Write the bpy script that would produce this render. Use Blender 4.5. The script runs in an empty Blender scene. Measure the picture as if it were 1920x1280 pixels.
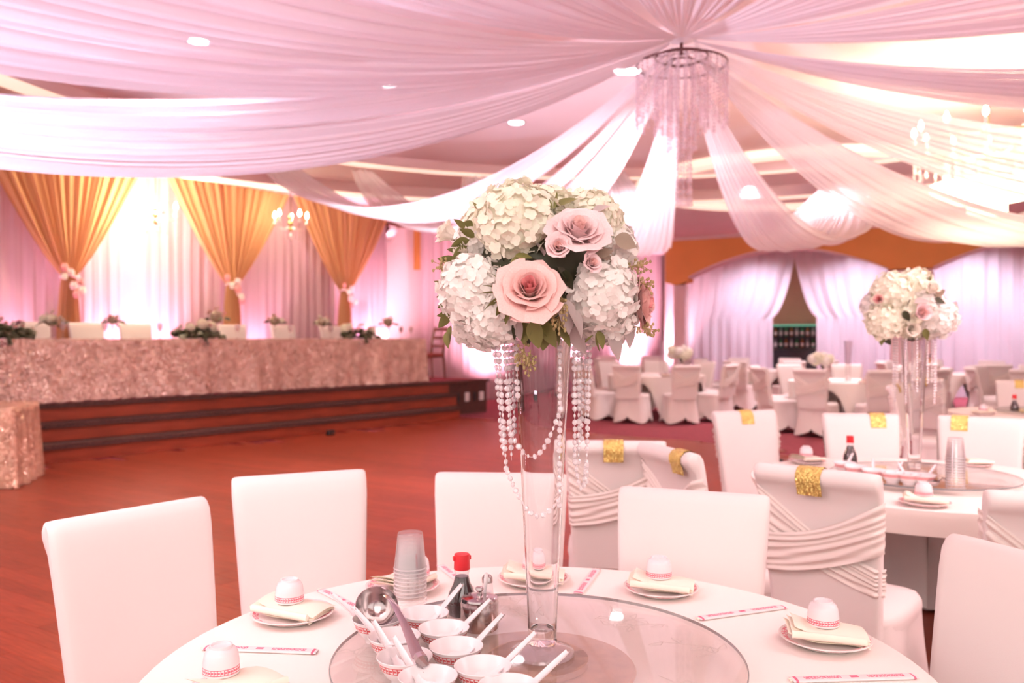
import bpy, math, random
from mathutils import Vector, Matrix
random.seed(7)
PI = math.pi
SC = bpy.context.scene
COL = SC.collection

# ------------------------------------------------------------------ camera
F, YH, EYE = 1600.0, 634.0, 1.40          # focal length in pixels of a 1920x1280 frame, horizon row, eye height
cam_d = bpy.data.cameras.new('camera'); cam = bpy.data.objects.new('camera', cam_d); COL.objects.link(cam)
cam_d.sensor_width = 36.0; cam_d.lens = 36.0 * F / 1920.0
cam.location = (0, 0, EYE)
cam.rotation_euler = (math.radians(90) - math.atan((640 - YH) / F), 0, 0)
cam_d.clip_start = 0.05; cam_d.clip_end = 120
cam_d.dof.use_dof = True; cam_d.dof.focus_distance = 1.66; cam_d.dof.aperture_fstop = 4.0
SC.camera = cam

# ------------------------------------------------------------------ exposure and light
SC.view_settings.view_transform = 'Standard'; SC.view_settings.look = 'None'
SC.view_settings.gamma = 1.0; SC.view_settings.exposure = 0.68
SC.view_settings.use_curve_mapping = False
SC.cycles.max_bounces = 8; SC.cycles.diffuse_bounces = 4; SC.cycles.glossy_bounces = 3; SC.cycles.transmission_bounces = 8; SC.cycles.transparent_max_bounces = 14; SC.cycles.adaptive_threshold = 0.04; SC.cycles.use_light_tree = False; SC.cycles.light_sampling_threshold = 0.03
SC.cycles.caustics_reflective = False; SC.cycles.caustics_refractive = False
SC.cycles.sample_clamp_indirect = 4.0

world = bpy.data.worlds.new('world'); SC.world = world; world.use_nodes = True
bg = world.node_tree.nodes['Background']
bg.inputs[0].default_value = (1.0, 0.86, 0.82, 1); bg.inputs[1].default_value = 0.92

def area_light(name, loc, aim, size, power, color):
    d = bpy.data.lights.new(name, 'AREA'); d.shape = 'RECTANGLE'; d.size, d.size_y = size
    d.energy = power; d.color = color
    o = bpy.data.objects.new(name, d); COL.objects.link(o); o.location = loc
    o.rotation_euler = (Vector(aim) - Vector(loc)).to_track_quat('-Z', 'Y').to_euler(); return o
def spot_light(name, loc, aim, power, color, angle=70, blend=0.6, radius=0.08):
    d = bpy.data.lights.new(name, 'SPOT'); d.energy = power; d.color = color
    d.spot_size = math.radians(angle); d.spot_blend = blend; d.shadow_soft_size = radius
    o = bpy.data.objects.new(name, d); COL.objects.link(o); o.location = loc
    o.rotation_euler = (Vector(aim) - Vector(loc)).to_track_quat('-Z', 'Y').to_euler(); return o
def point_light(name, loc, power, color, radius=0.1):
    d = bpy.data.lights.new(name, 'POINT'); d.energy = power; d.color = color; d.shadow_soft_size = radius
    o = bpy.data.objects.new(name, d); COL.objects.link(o); o.location = loc; return o

# assumed bounced flash: unseen lights added to brighten the near table and the swags
area_light('assumed_flash_fill_light', (0.3, -1.3, 3.0), (0.3, 2.6, 0.6), (3.2, 2.2), 40, (1.0, 0.86, 0.82))  # large soft area added as frontal fill
spot_light('assumed_flash_head_light', (0.1, -0.25, 1.75), (-0.3, 1.9, 3.9), 330, (1.0, 0.86, 0.88), 70, 0.6, 0.05)  # unseen upward spot added to brighten the swags overhead
# unseen fill areas added over the near half of the hall for ambient light
area_light('dance_floor_fill_light', (-3.6, 2.0, 3.86), (-4.6, 5.5, 0), (4.5, 4.0), 250, (1.0, 0.70, 0.74))
area_light('dining_side_fill_light', (4.4, 3.0, 3.86), (5.0, 6.0, 0), (4.5, 4.0), 330, (1.0, 0.70, 0.70))

# ------------------------------------------------------------------ helpers
def px(x, y, z):
    """The place on the level z that the photograph shows at pixel x, y."""
    D = F * (EYE - z) / (y - YH); return ((x - 960.0) / F * D, D)

class MB:
    def __init__(s): s.v = []; s.f = []
    def add(s, verts, faces):
        b = len(s.v); s.v.extend([tuple(p) for p in verts]); s.f.extend([tuple(i + b for i in f) for f in faces]); return s
    def grid(s, fn, nu, nv, cu=False, cv=False):
        b = len(s.v); mu = nu if cu else nu + 1; mv = nv if cv else nv + 1
        for i in range(mu):
            for j in range(mv): s.v.append(tuple(fn(i / nu, j / nv)))
        for i in range(nu):
            for j in range(nv):
                i2 = (i + 1) % mu; j2 = (j + 1) % mv
                s.f.append((b + i * mv + j, b + i2 * mv + j, b + i2 * mv + j2, b + i * mv + j2))
        return s
    def lathe(s, prof, seg=24, c=(0, 0, 0), capb=True, capt=True):
        b = len(s.v); n = len(prof)
        for i in range(seg):
            a = 2 * PI * i / seg
            for r, z in prof: s.v.append((c[0] + r * math.cos(a), c[1] + r * math.sin(a), c[2] + z))
        for i in range(seg):
            k = (i + 1) % seg
            for j in range(n - 1): s.f.append((b + i * n + j, b + k * n + j, b + k * n + j + 1, b + i * n + j + 1))
        if capb and prof[0][0] > 1e-6: s.f.append(tuple(b + i * n for i in reversed(range(seg))))
        if capt and prof[-1][0] > 1e-6: s.f.append(tuple(b + i * n + n - 1 for i in range(seg)))
        return s
    def tube(s, path, r, seg=8, closed=False):
        P = [Vector(p) for p in path]; n = len(P); b = len(s.v)
        for i, p in enumerate(P):
            if closed: d = P[(i + 1) % n] - P[i - 1]
            else: d = (P[min(i + 1, n - 1)] - P[max(i - 1, 0)])
            d = d.normalized() if d.length > 1e-9 else Vector((0, 0, 1))
            up = Vector((0, 0, 1)) if abs(d.z) < 0.9 else Vector((1, 0, 0))
            x = d.cross(up).normalized(); y = d.cross(x)
            rr = r[i] if isinstance(r, (list, tuple)) else r
            for k in range(seg):
                a = 2 * PI * k / seg; q = p + x * rr * math.cos(a) + y * rr * math.sin(a); s.v.append(tuple(q))
        m = n if closed else n - 1
        for i in range(m):
            i2 = (i + 1) % n
            for k in range(seg):
                k2 = (k + 1) % seg; s.f.append((b + i * seg + k, b + i * seg + k2, b + i2 * seg + k2, b + i2 * seg + k))
        if not closed:
            s.f.append(tuple(b + k for k in reversed(range(seg)))); s.f.append(tuple(b + (n - 1) * seg + k for k in range(seg)))
        return s
    def box(s, c, size, rz=0.0, bev=0.0):
        hx, hy, hz = size[0] / 2, size[1] / 2, size[2] / 2; cs, sn = math.cos(rz), math.sin(rz)
        def T(x, y, z): return (c[0] + x * cs - y * sn, c[1] + x * sn + y * cs, c[2] + z)
        if bev <= 0:
            V = [T(x, y, z) for x in (-hx, hx) for y in (-hy, hy) for z in (-hz, hz)]
            s.add(V, [(0, 1, 3, 2), (4, 6, 7, 5), (0, 4, 5, 1), (2, 3, 7, 6), (0, 2, 6, 4), (1, 5, 7, 3)])
        else:
            e = bev
            def ring(ix, iy, z): return [T(-hx + ix, -hy + iy + e, z), T(-hx + ix + e, -hy + iy, z), T(hx - ix - e, -hy + iy, z), T(hx - ix, -hy + iy + e, z),
                                         T(hx - ix, hy - iy - e, z), T(hx - ix - e, hy - iy, z), T(-hx + ix + e, hy - iy, z), T(-hx + ix, hy - iy - e, z)]
            R = [ring(e, e, -hz), ring(0, 0, -hz + e), ring(0, 0, hz - e), ring(e, e, hz)]
            V = [p for r in R for p in r]; Fc = [tuple(reversed(range(8))), tuple(range(24, 32))]
            for k in range(3):
                for i in range(8): Fc.append((k * 8 + i, k * 8 + (i + 1) % 8, (k + 1) * 8 + (i + 1) % 8, (k + 1) * 8 + i))
            s.add(V, Fc)
        return s
    def ball(s, c, r, nu=10, nv=7):
        rx, ry, rz = r if isinstance(r, (tuple, list)) else (r, r, r)
        b = len(s.v); s.v.append((c[0], c[1], c[2] - rz))
        for j in range(1, nv):
            t = PI * j / nv - PI / 2
            for i in range(nu):
                a = 2 * PI * i / nu; s.v.append((c[0] + rx * math.cos(t) * math.cos(a), c[1] + ry * math.cos(t) * math.sin(a), c[2] + rz * math.sin(t)))
        s.v.append((c[0], c[1], c[2] + rz)); top = len(s.v) - 1
        for i in range(nu): s.f.append((b, b + 1 + (i + 1) % nu, b + 1 + i)); s.f.append((top, top - nu + i, top - nu + (i + 1) % nu))
        for j in range(nv - 2):
            for i in range(nu):
                k = (i + 1) % nu; s.f.append((b + 1 + j * nu + i, b + 1 + j * nu + k, b + 1 + (j + 1) * nu + k, b + 1 + (j + 1) * nu + i))
        return s
    def prism(s, outline, axis_fn, d0, d1):
        """outline: list of 2-D points (counter-clockwise); axis_fn(a, b, d) -> world point."""
        n = len(outline); V = [axis_fn(a, b, d0) for a, b in outline] + [axis_fn(a, b, d1) for a, b in outline]
        s.add(V, [tuple(reversed(range(n))), tuple(range(n, 2 * n))] + [(i, (i + 1) % n, n + (i + 1) % n, n + i) for i in range(n)]); return s
    def mesh(s, name, mat, smooth=True, sharp=40):
        m = bpy.data.meshes.new(name); m.from_pydata(s.v, [], s.f)
        if smooth:
            m.polygons.foreach_set('use_smooth', [True] * len(m.polygons))
            try: m.set_sharp_from_angle(angle=math.radians(sharp))
            except Exception: pass
        m.materials.append(mat); m.update(); return m
    def build(s, name, mat, parent=None, smooth=True, sharp=40, loc=None, rz=None):
        return put(s.mesh(name, mat, smooth, sharp), name, parent, loc, rz)

def put(mesh, name, parent=None, loc=None, rz=None, mtx=None):
    o = bpy.data.objects.new(name, mesh); COL.objects.link(o)
    if parent is not None: o.parent = parent
    if loc is not None: o.location = loc
    if rz is not None: o.rotation_euler = (0, 0, rz)
    if mtx is not None: o.matrix_basis = mtx
    return o
def tag(o, label=None, cat=None, group=None, kind=None):
    if label: o['label'] = label
    if cat: o['category'] = cat
    if group: o['group'] = group
    if kind: o['kind'] = kind
    return o
def thing(name, label, cat, loc=(0, 0, 0), rz=0.0, group=None):
    o = bpy.data.objects.new(name, None); COL.objects.link(o); o.empty_display_size = 0.1
    o.location = loc; o.rotation_euler = (0, 0, rz); return tag(o, label, cat, group)
def kids(o): return [c for c in COL.objects if c.parent == o]
def copy_tree(o, parent=None, cache={}):
    c = o.copy(); COL.objects.link(c); c.parent = parent
    for ch in list(o.children): copy_tree(ch, c)
    return c
def dup(o, label, loc, rz, group=None, scale=None):
    c = copy_tree(o); c['label'] = label; c.location = loc; c.rotation_euler = (0, 0, rz)
    if group: c['group'] = group
    if scale: c.scale = scale if isinstance(scale, tuple) else (scale,) * 3
    return c
def struct(o): o['kind'] = 'structure'; return o
def face_to(p, q): return math.atan2(-(q[0] - p[0]), q[1] - p[1])     # turn so that local +Y looks from p to q
def axis_mtx(loc, zdir, spin=0.0, scale=1.0):
    q = Vector(zdir).normalized().to_track_quat('Z', 'Y')
    return Matrix.Translation(Vector(loc)) @ q.to_matrix().to_4x4() @ Matrix.Rotation(spin, 4, 'Z') @ Matrix.Scale(scale, 4)

# ------------------------------------------------------------------ materials
def lin(c):
    return tuple((x / 12.92 if x <= 0.04045 else ((x + 0.055) / 1.055) ** 2.4) for x in c)
def new_mat(name):
    m = bpy.data.materials.new(name); m.use_nodes = True; nt = m.node_tree
    return m, nt, nt.nodes['Principled BSDF'], nt.nodes['Material Output']
def N(nt, typ, **kw):
    n = nt.nodes.new(typ)
    for k, v in kw.items(): setattr(n, k, v)
    return n
def pmat(name, col, rough=0.5, metal=0.0, var=0.06, scale=12.0, bump=0.0, bscale=None, trans=0.0, ior=1.45, sheen=0.0, coat=0.0, emit=0.0, ecol=None, subs=0.0, spec=0.5, per_object=0.0, stretch=None):
    """A procedural surface: noise-varied colour, optional fine relief."""
    m, nt, p, out = new_mat(name); L = nt.links.new
    tc = N(nt, 'ShaderNodeTexCoord'); nz = N(nt, 'ShaderNodeTexNoise'); nz.inputs['Scale'].default_value = scale; nz.inputs['Detail'].default_value = 4
    src = tc.outputs['Object']
    if stretch:
        mp = N(nt, 'ShaderNodeMapping'); mp.inputs['Scale'].default_value = stretch; L(src, mp.inputs['Vector']); src = mp.outputs['Vector']
    L(src, nz.inputs['Vector'])
    r = N(nt, 'ShaderNodeValToRGB'); r.color_ramp.elements[0].position = 0.25; r.color_ramp.elements[1].position = 0.75
    lo = tuple(max(0, c * (1 - var)) for c in col); hi = tuple(min(1, c * (1 + var)) for c in col)
    r.color_ramp.elements[0].color = (*lo, 1); r.color_ramp.elements[1].color = (*hi, 1); L(nz.outputs['Fac'], r.inputs['Fac'])
    csrc = r.outputs['Color']
    if per_object > 0:
        oi = N(nt, 'ShaderNodeObjectInfo'); mr = N(nt, 'ShaderNodeMapRange'); mr.inputs['To Min'].default_value = 1 - per_object; mr.inputs['To Max'].default_value = 1 + per_object
        L(oi.outputs['Random'], mr.inputs['Value']); vm = N(nt, 'ShaderNodeVectorMath', operation='SCALE'); L(csrc, vm.inputs[0]); L(mr.outputs['Result'], vm.inputs['Scale']); csrc = vm.outputs['Vector']
    L(csrc, p.inputs['Base Color'])
    p.inputs['Roughness'].default_value = rough; p.inputs['Metallic'].default_value = metal
    p.inputs['Transmission Weight'].default_value = trans; p.inputs['IOR'].default_value = ior
    p.inputs['Sheen Weight'].default_value = sheen; p.inputs['Coat Weight'].default_value = coat; p.inputs['Coat Roughness'].default_value = 0.15
    p.inputs['Specular IOR Level'].default_value = spec
    if emit > 0: p.inputs['Emission Color'].default_value = (*(ecol or col), 1); p.inputs['Emission Strength'].default_value = emit
    if bump > 0:
        b2 = N(nt, 'ShaderNodeTexNoise'); b2.inputs['Scale'].default_value = bscale or scale * 8; b2.inputs['Detail'].default_value = 3; L(src, b2.inputs['Vector'])
        bp = N(nt, 'ShaderNodeBump'); bp.inputs['Strength'].default_value = bump; bp.inputs['Distance'].default_value = 0.01; L(b2.outputs['Fac'], bp.inputs['Height']); L(bp.outputs['Normal'], p.inputs['Normal'])
    return m
def sheer_mat(name, col, clear=0.25, through=0.5, var=0.05, scale=3.0, gloss=0.0):
    """Thin cloth: partly clear, partly scattering light through and back."""
    m, nt, p, out = new_mat(name); L = nt.links.new; nt.nodes.remove(p)
    tc = N(nt, 'ShaderNodeTexCoord'); nz = N(nt, 'ShaderNodeTexNoise'); nz.inputs['Scale'].default_value = scale; L(tc.outputs['Object'], nz.inputs['Vector'])
    r = N(nt, 'ShaderNodeValToRGB'); r.color_ramp.elements[0].color = (*[c * (1 - var) for c in col], 1); r.color_ramp.elements[1].color = (*[min(1, c * (1 + var)) for c in col], 1); L(nz.outputs['Fac'], r.inputs['Fac'])
    d = N(nt, 'ShaderNodeBsdfDiffuse'); t = N(nt, 'ShaderNodeBsdfTranslucent'); c = N(nt, 'ShaderNodeBsdfTransparent')
    L(r.outputs['Color'], d.inputs['Color']); L(r.outputs['Color'], t.inputs['Color'])
    m1 = N(nt, 'ShaderNodeMixShader'); m1.inputs[0].default_value = through; L(d.outputs[0], m1.inputs[1]); L(t.outputs[0], m1.inputs[2])
    last = m1.outputs[0]
    if gloss > 0:
        g = N(nt, 'ShaderNodeBsdfGlossy'); g.inputs['Roughness'].default_value = 0.35; g.inputs['Color'].default_value = (1, 1, 1, 1)
        mg = N(nt, 'ShaderNodeMixShader'); mg.inputs[0].default_value = gloss; L(last, mg.inputs[1]); L(g.outputs[0], mg.inputs[2]); last = mg.outputs[0]
    m2 = N(nt, 'ShaderNodeMixShader'); m2.inputs[0].default_value = 1 - clear; L(c.outputs[0], m2.inputs[1]); L(last, m2.inputs[2])
    L(m2.outputs[0], out.inputs['Surface']); return m
def thin_glass(name, tint=(1, 1, 1), body=0.06, bodycol=(1, 1, 1), rough=0.02, boost=1.0):
    """Thin clear glass: a clear layer, its reflection by angle, and a trace of haze."""
    m, nt, p, out = new_mat(name); L = nt.links.new; nt.nodes.remove(p)
    nz = N(nt, 'ShaderNodeTexNoise'); nz.inputs['Scale'].default_value = 30; tc = N(nt, 'ShaderNodeTexCoord'); L(tc.outputs['Object'], nz.inputs['Vector'])
    mr = N(nt, 'ShaderNodeMapRange'); mr.inputs['To Min'].default_value = body * 0.7; mr.inputs['To Max'].default_value = body * 1.3; L(nz.outputs['Fac'], mr.inputs['Value'])
    c = N(nt, 'ShaderNodeBsdfTransparent'); c.inputs['Color'].default_value = (*tint, 1)
    d = N(nt, 'ShaderNodeBsdfDiffuse'); d.inputs['Color'].default_value = (*bodycol, 1)
    m1 = N(nt, 'ShaderNodeMixShader'); L(mr.outputs['Result'], m1.inputs[0]); L(c.outputs[0], m1.inputs[1]); L(d.outputs[0], m1.inputs[2])
    g = N(nt, 'ShaderNodeBsdfGlossy'); g.inputs['Roughness'].default_value = rough
    lw = N(nt, 'ShaderNodeLayerWeight'); lw.inputs['Blend'].default_value = 0.5
    pw = N(nt, 'ShaderNodeMath', operation='POWER'); pw.inputs[1].default_value = 4.0; L(lw.outputs['Facing'], pw.inputs[0])
    ml = N(nt, 'ShaderNodeMath', operation='MULTIPLY_ADD'); ml.inputs[1].default_value = 0.75; ml.inputs[2].default_value = 0.04 * boost; ml.use_clamp = True; L(pw.outputs[0], ml.inputs[0])
    m2 = N(nt, 'ShaderNodeMixShader'); L(ml.outputs[0], m2.inputs[0]); L(m1.outputs[0], m2.inputs[1]); L(g.outputs[0], m2.inputs[2])
    L(m2.outputs[0], out.inputs['Surface']); return m
def band_mat(name, base, ink, zlo, zhi, teeth=26, rough=0.25):
    """Glazed ware with a printed key band between two heights of the object."""
    m, nt, p, out = new_mat(name); L = nt.links.new
    tc = N(nt, 'ShaderNodeTexCoord'); sx = N(nt, 'ShaderNodeSeparateXYZ'); L(tc.outputs['Object'], sx.inputs[0])
    at = N(nt, 'ShaderNodeMath', operation='ARCTAN2'); L(sx.outputs['Y'], at.inputs[0]); L(sx.outputs['X'], at.inputs[1])
    def M(op, a, b=None, clamp=False):
        n = N(nt, 'ShaderNodeMath', operation=op); n.use_clamp = clamp
        for i, q in enumerate((a, b)):
            if q is None: continue
            if isinstance(q, (int, float)): n.inputs[i].default_value = q
            else: L(q, n.inputs[i])
        return n.outputs[0]
    inb = M('MULTIPLY', M('GREATER_THAN', sx.outputs['Z'], zlo), M('LESS_THAN', sx.outputs['Z'], zhi))
    k = M('MULTIPLY', at.outputs[0], teeth / (2 * PI)); fr = M('FRACT', k)
    zz = M('DIVIDE', M('SUBTRACT', sx.outputs['Z'], zlo), zhi - zlo)
    ring = M('MAXIMUM', M('LESS_THAN', zz, 0.14), M('GREATER_THAN', zz, 0.86))
    bar = M('LESS_THAN', M('ABSOLUTE', M('SUBTRACT', fr, 0.25)), 0.13)
    hook = M('MULTIPLY', M('GREATER_THAN', fr, 0.35), M('LESS_THAN', M('ABSOLUTE', M('SUBTRACT', zz, 0.5)), 0.16))
    pat = M('MAXIMUM', ring, M('MAXIMUM', bar, hook))
    fac = M('MULTIPLY', inb, pat)
    mx = N(nt, 'ShaderNodeMix', data_type='RGBA'); L(fac, mx.inputs[0]); mx.inputs[6].default_value = (*base, 1); mx.inputs[7].default_value = (*ink, 1)
    L(mx.outputs[2], p.inputs['Base Color']); p.inputs['Roughness'].default_value = rough; return m
def sleeve_mat(name, base, ink):
    """Printed paper chopstick sleeve: two blotted lines of print, a square seal between them, bars at the ends."""
    m, nt, p, out = new_mat(name); L = nt.links.new
    tc = N(nt, 'ShaderNodeTexCoord'); sx = N(nt, 'ShaderNodeSeparateXYZ'); L(tc.outputs['Object'], sx.inputs[0])
    nz = N(nt, 'ShaderNodeTexNoise'); nz.inputs['Scale'].default_value = 320; nz.inputs['Detail'].default_value = 2; L(tc.outputs['Object'], nz.inputs['Vector'])
    def M(op, a, b=None):
        n = N(nt, 'ShaderNodeMath', operation=op)
        for i, q in enumerate((a, b)):
            if q is None: continue
            if isinstance(q, (int, float)): n.inputs[i].default_value = q
            else: L(q, n.inputs[i])
        return n.outputs[0]
    ax = M('ABSOLUTE', sx.outputs['X']); ay = M('ABSOLUTE', sx.outputs['Y'])
    mid = M('MULTIPLY', M('LESS_THAN', ax, 0.008), M('LESS_THAN', ay, 0.005))
    line = M('MULTIPLY', M('MULTIPLY', M('GREATER_THAN', ax, 0.026), M('LESS_THAN', ax, 0.098)), M('LESS_THAN', ay, 0.0062))
    line = M('MULTIPLY', line, M('GREATER_THAN', nz.outputs['Fac'], 0.46))
    end = M('MULTIPLY', M('GREATER_THAN', ax, 0.112), M('LESS_THAN', ax, 0.117))
    fac = M('MAXIMUM', mid, M('MAXIMUM', line, end))
    mx = N(nt, 'ShaderNodeMix', data_type='RGBA'); L(fac, mx.inputs[0]); mx.inputs[6].default_value = (*base, 1); mx.inputs[7].default_value = (*ink, 1)
    L(mx.outputs[2], p.inputs['Base Color']); p.inputs['Roughness'].default_value = 0.6; return m
def rim_mat(name, base, ink, rlo, rhi):
    """Glazed plate with a blotted pink print round its rim."""
    m, nt, p, out = new_mat(name); L = nt.links.new
    tc = N(nt, 'ShaderNodeTexCoord'); sx = N(nt, 'ShaderNodeSeparateXYZ'); L(tc.outputs['Object'], sx.inputs[0])
    cb = N(nt, 'ShaderNodeCombineXYZ'); L(sx.outputs['X'], cb.inputs[0]); L(sx.outputs['Y'], cb.inputs[1])
    ln = N(nt, 'ShaderNodeVectorMath', operation='LENGTH'); L(cb.outputs[0], ln.inputs[0])
    nz = N(nt, 'ShaderNodeTexNoise'); nz.inputs['Scale'].default_value = 210; L(tc.outputs['Object'], nz.inputs['Vector'])
    def M(op, a, b=None):
        n = N(nt, 'ShaderNodeMath', operation=op)
        for i, q in enumerate((a, b)):
            if q is None: continue
            if isinstance(q, (int, float)): n.inputs[i].default_value = q
            else: L(q, n.inputs[i])
        return n.outputs[0]
    fac = M('MULTIPLY', M('MULTIPLY', M('GREATER_THAN', ln.outputs['Value'], rlo), M('LESS_THAN', ln.outputs['Value'], rhi)), M('GREATER_THAN', nz.outputs['Fac'], 0.47))
    mx = N(nt, 'ShaderNodeMix', data_type='RGBA'); L(fac, mx.inputs[0]); mx.inputs[6].default_value = (*base, 1); mx.inputs[7].default_value = (*ink, 1)
    L(mx.outputs[2], p.inputs['Base Color']); p.inputs['Roughness'].default_value = 0.2; return m
def sequin_mat(name, col, scale=90.0):
    m, nt, p, out = new_mat(name); L = nt.links.new
    tc = N(nt, 'ShaderNodeTexCoord'); vo = N(nt, 'ShaderNodeTexVoronoi'); vo.inputs['Scale'].default_value = scale; L(tc.outputs['Object'], vo.inputs['Vector'])
    sub = N(nt, 'ShaderNodeVectorMath', operation='SUBTRACT'); sub.inputs[1].default_value = (0.5, 0.5, 0.5); L(vo.outputs['Color'], sub.inputs[0])
    sca = N(nt, 'ShaderNodeVectorMath', operation='SCALE'); sca.inputs['Scale'].default_value = 1.3; L(sub.outputs[0], sca.inputs[0])
    ge = N(nt, 'ShaderNodeNewGeometry'); ad = N(nt, 'ShaderNodeVectorMath', operation='ADD'); L(ge.outputs['Normal'], ad.inputs[0]); L(sca.outputs[0], ad.inputs[1])
    no = N(nt, 'ShaderNodeVectorMath', operation='NORMALIZE'); L(ad.outputs[0], no.inputs[0]); L(no.outputs[0], p.inputs['Normal'])
    nz = N(nt, 'ShaderNodeTexNoise'); nz.inputs['Scale'].default_value = 7; L(tc.outputs['Object'], nz.inputs['Vector'])
    r = N(nt, 'ShaderNodeValToRGB'); r.color_ramp.elements[0].position = 0.3; r.color_ramp.elements[1].position = 0.7
    r.color_ramp.elements[0].color = (*[c * 0.8 for c in col], 1); r.color_ramp.elements[1].color = (*[min(1, c * 1.15) for c in col], 1); L(nz.outputs['Fac'], r.inputs['Fac'])
    L(r.outputs['Color'], p.inputs['Base Color']); p.inputs['Metallic'].default_value = 0.5; p.inputs['Roughness'].default_value = 0.22; return m
def glow_mat(name, col, strength):
    m, nt, p, out = new_mat(name); L = nt.links.new; nt.nodes.remove(p)
    e = N(nt, 'ShaderNodeEmission'); e.inputs[0].default_value = (*col, 1); e.inputs[1].default_value = strength; L(e.outputs[0], out.inputs['Surface']); return m

W_CLOTH = pmat('white_stretch_cloth', (0.83, 0.77, 0.74), 0.75, var=0.015, scale=2.5, sheen=0.15, bump=0.03, bscale=420)
W_TABLE = pmat('white_table_linen', (0.93, 0.89, 0.83), 0.8, var=0.015, scale=3, bump=0.04, bscale=500)
SASH = pmat('cream_sash_cloth', (0.85, 0.77, 0.72), 0.75, var=0.02, scale=6, sheen=0.1)
GOLD_BAND = sequin_mat('gold_rhinestone_band', (0.92, 0.70, 0.22), 330)
SWAG = sheer_mat('white_sheer_swag', (0.93, 0.87, 0.90), clear=0.24, through=0.5, scale=0.8, gloss=0.03)
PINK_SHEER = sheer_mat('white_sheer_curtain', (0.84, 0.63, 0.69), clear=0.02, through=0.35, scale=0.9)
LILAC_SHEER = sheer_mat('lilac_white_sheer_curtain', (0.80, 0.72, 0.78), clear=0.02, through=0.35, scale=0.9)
GOLD_DRAPE = sheer_mat('gold_satin_drape', (0.75, 0.46, 0.24), clear=0.02, through=0.35, scale=1.2, gloss=0.0)
SEQUIN = sequin_mat('rose_gold_sequin_cloth', (0.93, 0.65, 0.54), 80)
SEQUIN2 = sequin_mat('pale_gold_sequin_cloth', (0.82, 0.52, 0.36), 130)
WOOD = pmat('red_brown_plank', (0.27, 0.050, 0.023), 0.30, var=0.30, scale=5, stretch=(1.2, 14, 1), bump=0.02, coat=0.0, spec=0.12, per_object=0.16)
RISER = pmat('red_wood_riser', (0.29, 0.048, 0.020), 0.38, var=0.25, scale=3, stretch=(1, 1, 6), coat=0.2)
NOSING = pmat('brown_carpet_nosing', (0.085, 0.035, 0.028), 0.95, var=0.5, scale=40, bump=0.4, bscale=150)
CARPET = pmat('crimson_carpet', (0.26, 0.045, 0.06), 0.95, var=0.25, scale=14, bump=0.3, bscale=160)
PLASTER = pmat('pale_pink_plaster', (0.78, 0.60, 0.61), 0.8, var=0.03, scale=2)
CEIL = pmat('white_ceiling_plaster', (0.92, 0.76, 0.77), 0.85, var=0.02, scale=2)
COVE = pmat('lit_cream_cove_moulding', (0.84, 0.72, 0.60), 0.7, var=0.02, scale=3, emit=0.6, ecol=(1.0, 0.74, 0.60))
OCHRE = pmat('ochre_painted_wall', (0.72, 0.31, 0.09), 0.7, var=0.05, scale=1.5)
TRIMW = pmat('pink_white_trim', (0.80, 0.62, 0.62), 0.6, var=0.03, scale=5)
BEIGE = pmat('beige_painted_wall', (0.55, 0.38, 0.22), 0.8, var=0.04, scale=2)
DARKWOOD = pmat('dark_red_wood', (0.17, 0.04, 0.02), 0.35, var=0.3, scale=8, stretch=(1, 1, 6), coat=0.3)
BLACK = pmat('black_plastic', (0.02, 0.018, 0.02), 0.45, var=0.2, scale=20)
WHITE_PL = pmat('white_plastic', (0.82, 0.78, 0.78), 0.4, var=0.03, scale=20)
PORC = pmat('white_melamine', (0.84, 0.78, 0.79), 0.22, var=0.01, scale=10)
BOWL_M = band_mat('printed_white_bowl', (0.84, 0.78, 0.79), (0.66, 0.10, 0.11), 0.027, 0.040, 36)
CUP_M = band_mat('printed_white_cup', (0.84, 0.77, 0.79), (0.72, 0.16, 0.22), 0.004, 0.015, 34)
PLATE_M = rim_mat('printed_white_plate', (0.86, 0.78, 0.76), (0.75, 0.20, 0.26), 0.071, 0.083)
SLEEVE_M = sleeve_mat('printed_paper_sleeve', (0.86, 0.76, 0.76), (0.75, 0.16, 0.26))
NAPKIN_M = pmat('cream_napkin_cloth', (0.95, 0.88, 0.74), 0.8, var=0.02, scale=8, bump=0.05, bscale=600)
STEEL = pmat('polished_steel', (0.55, 0.48, 0.48), 0.16, metal=1.0, var=0.06, scale=20)
STEEL_D = pmat('brushed_steel_inside', (0.22, 0.17, 0.17), 0.3, metal=1.0, var=0.1, scale=30)
SOY = pmat('dark_soy_sauce', (0.02, 0.006, 0.005), 0.08, var=0.2, scale=10, coat=0.5)
RED_CAP = pmat('red_plastic_cap', (0.72, 0.03, 0.04), 0.35, var=0.05, scale=20)
GLASS = thin_glass('clear_vase_glass', (0.985, 0.97, 0.975), 0.018, (1, 0.9, 0.93), 0.02, 1.6)
FOOT_G = thin_glass('thick_foot_glass', (0.95, 0.92, 0.93), 0.13, (1, 0.92, 0.94), 0.02, 3.0)
VASE_G = pmat('heavy_clear_glass', (0.99, 0.975, 0.98), 0.0, var=0.005, scale=10, trans=1.0, ior=1.40)
GLASS_T = thin_glass('clear_turntable_glass', (0.97, 0.965, 0.955), 0.09, (0.94, 0.90, 0.88), 0.03, 1.1)
GLASS_EDGE = pmat('green_grey_glass_edge', (0.20, 0.22, 0.22), 0.15, var=0.1, scale=20)
PLASTIC_CLR = thin_glass('clear_cup_plastic', (1.0, 0.99, 0.99), 0.10, (1, 0.95, 0.96), 0.08, 1.6)
CUP_RIM = thin_glass('clear_cup_rim', (1, 0.98, 0.98), 0.5, (1, 0.95, 0.96), 0.08, 2.5)
CRYSTAL = thin_glass('cut_crystal_bead', (0.97, 0.92, 0.93), 0.62, (1.0, 0.93, 0.95), 0.06, 2.2)
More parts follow.
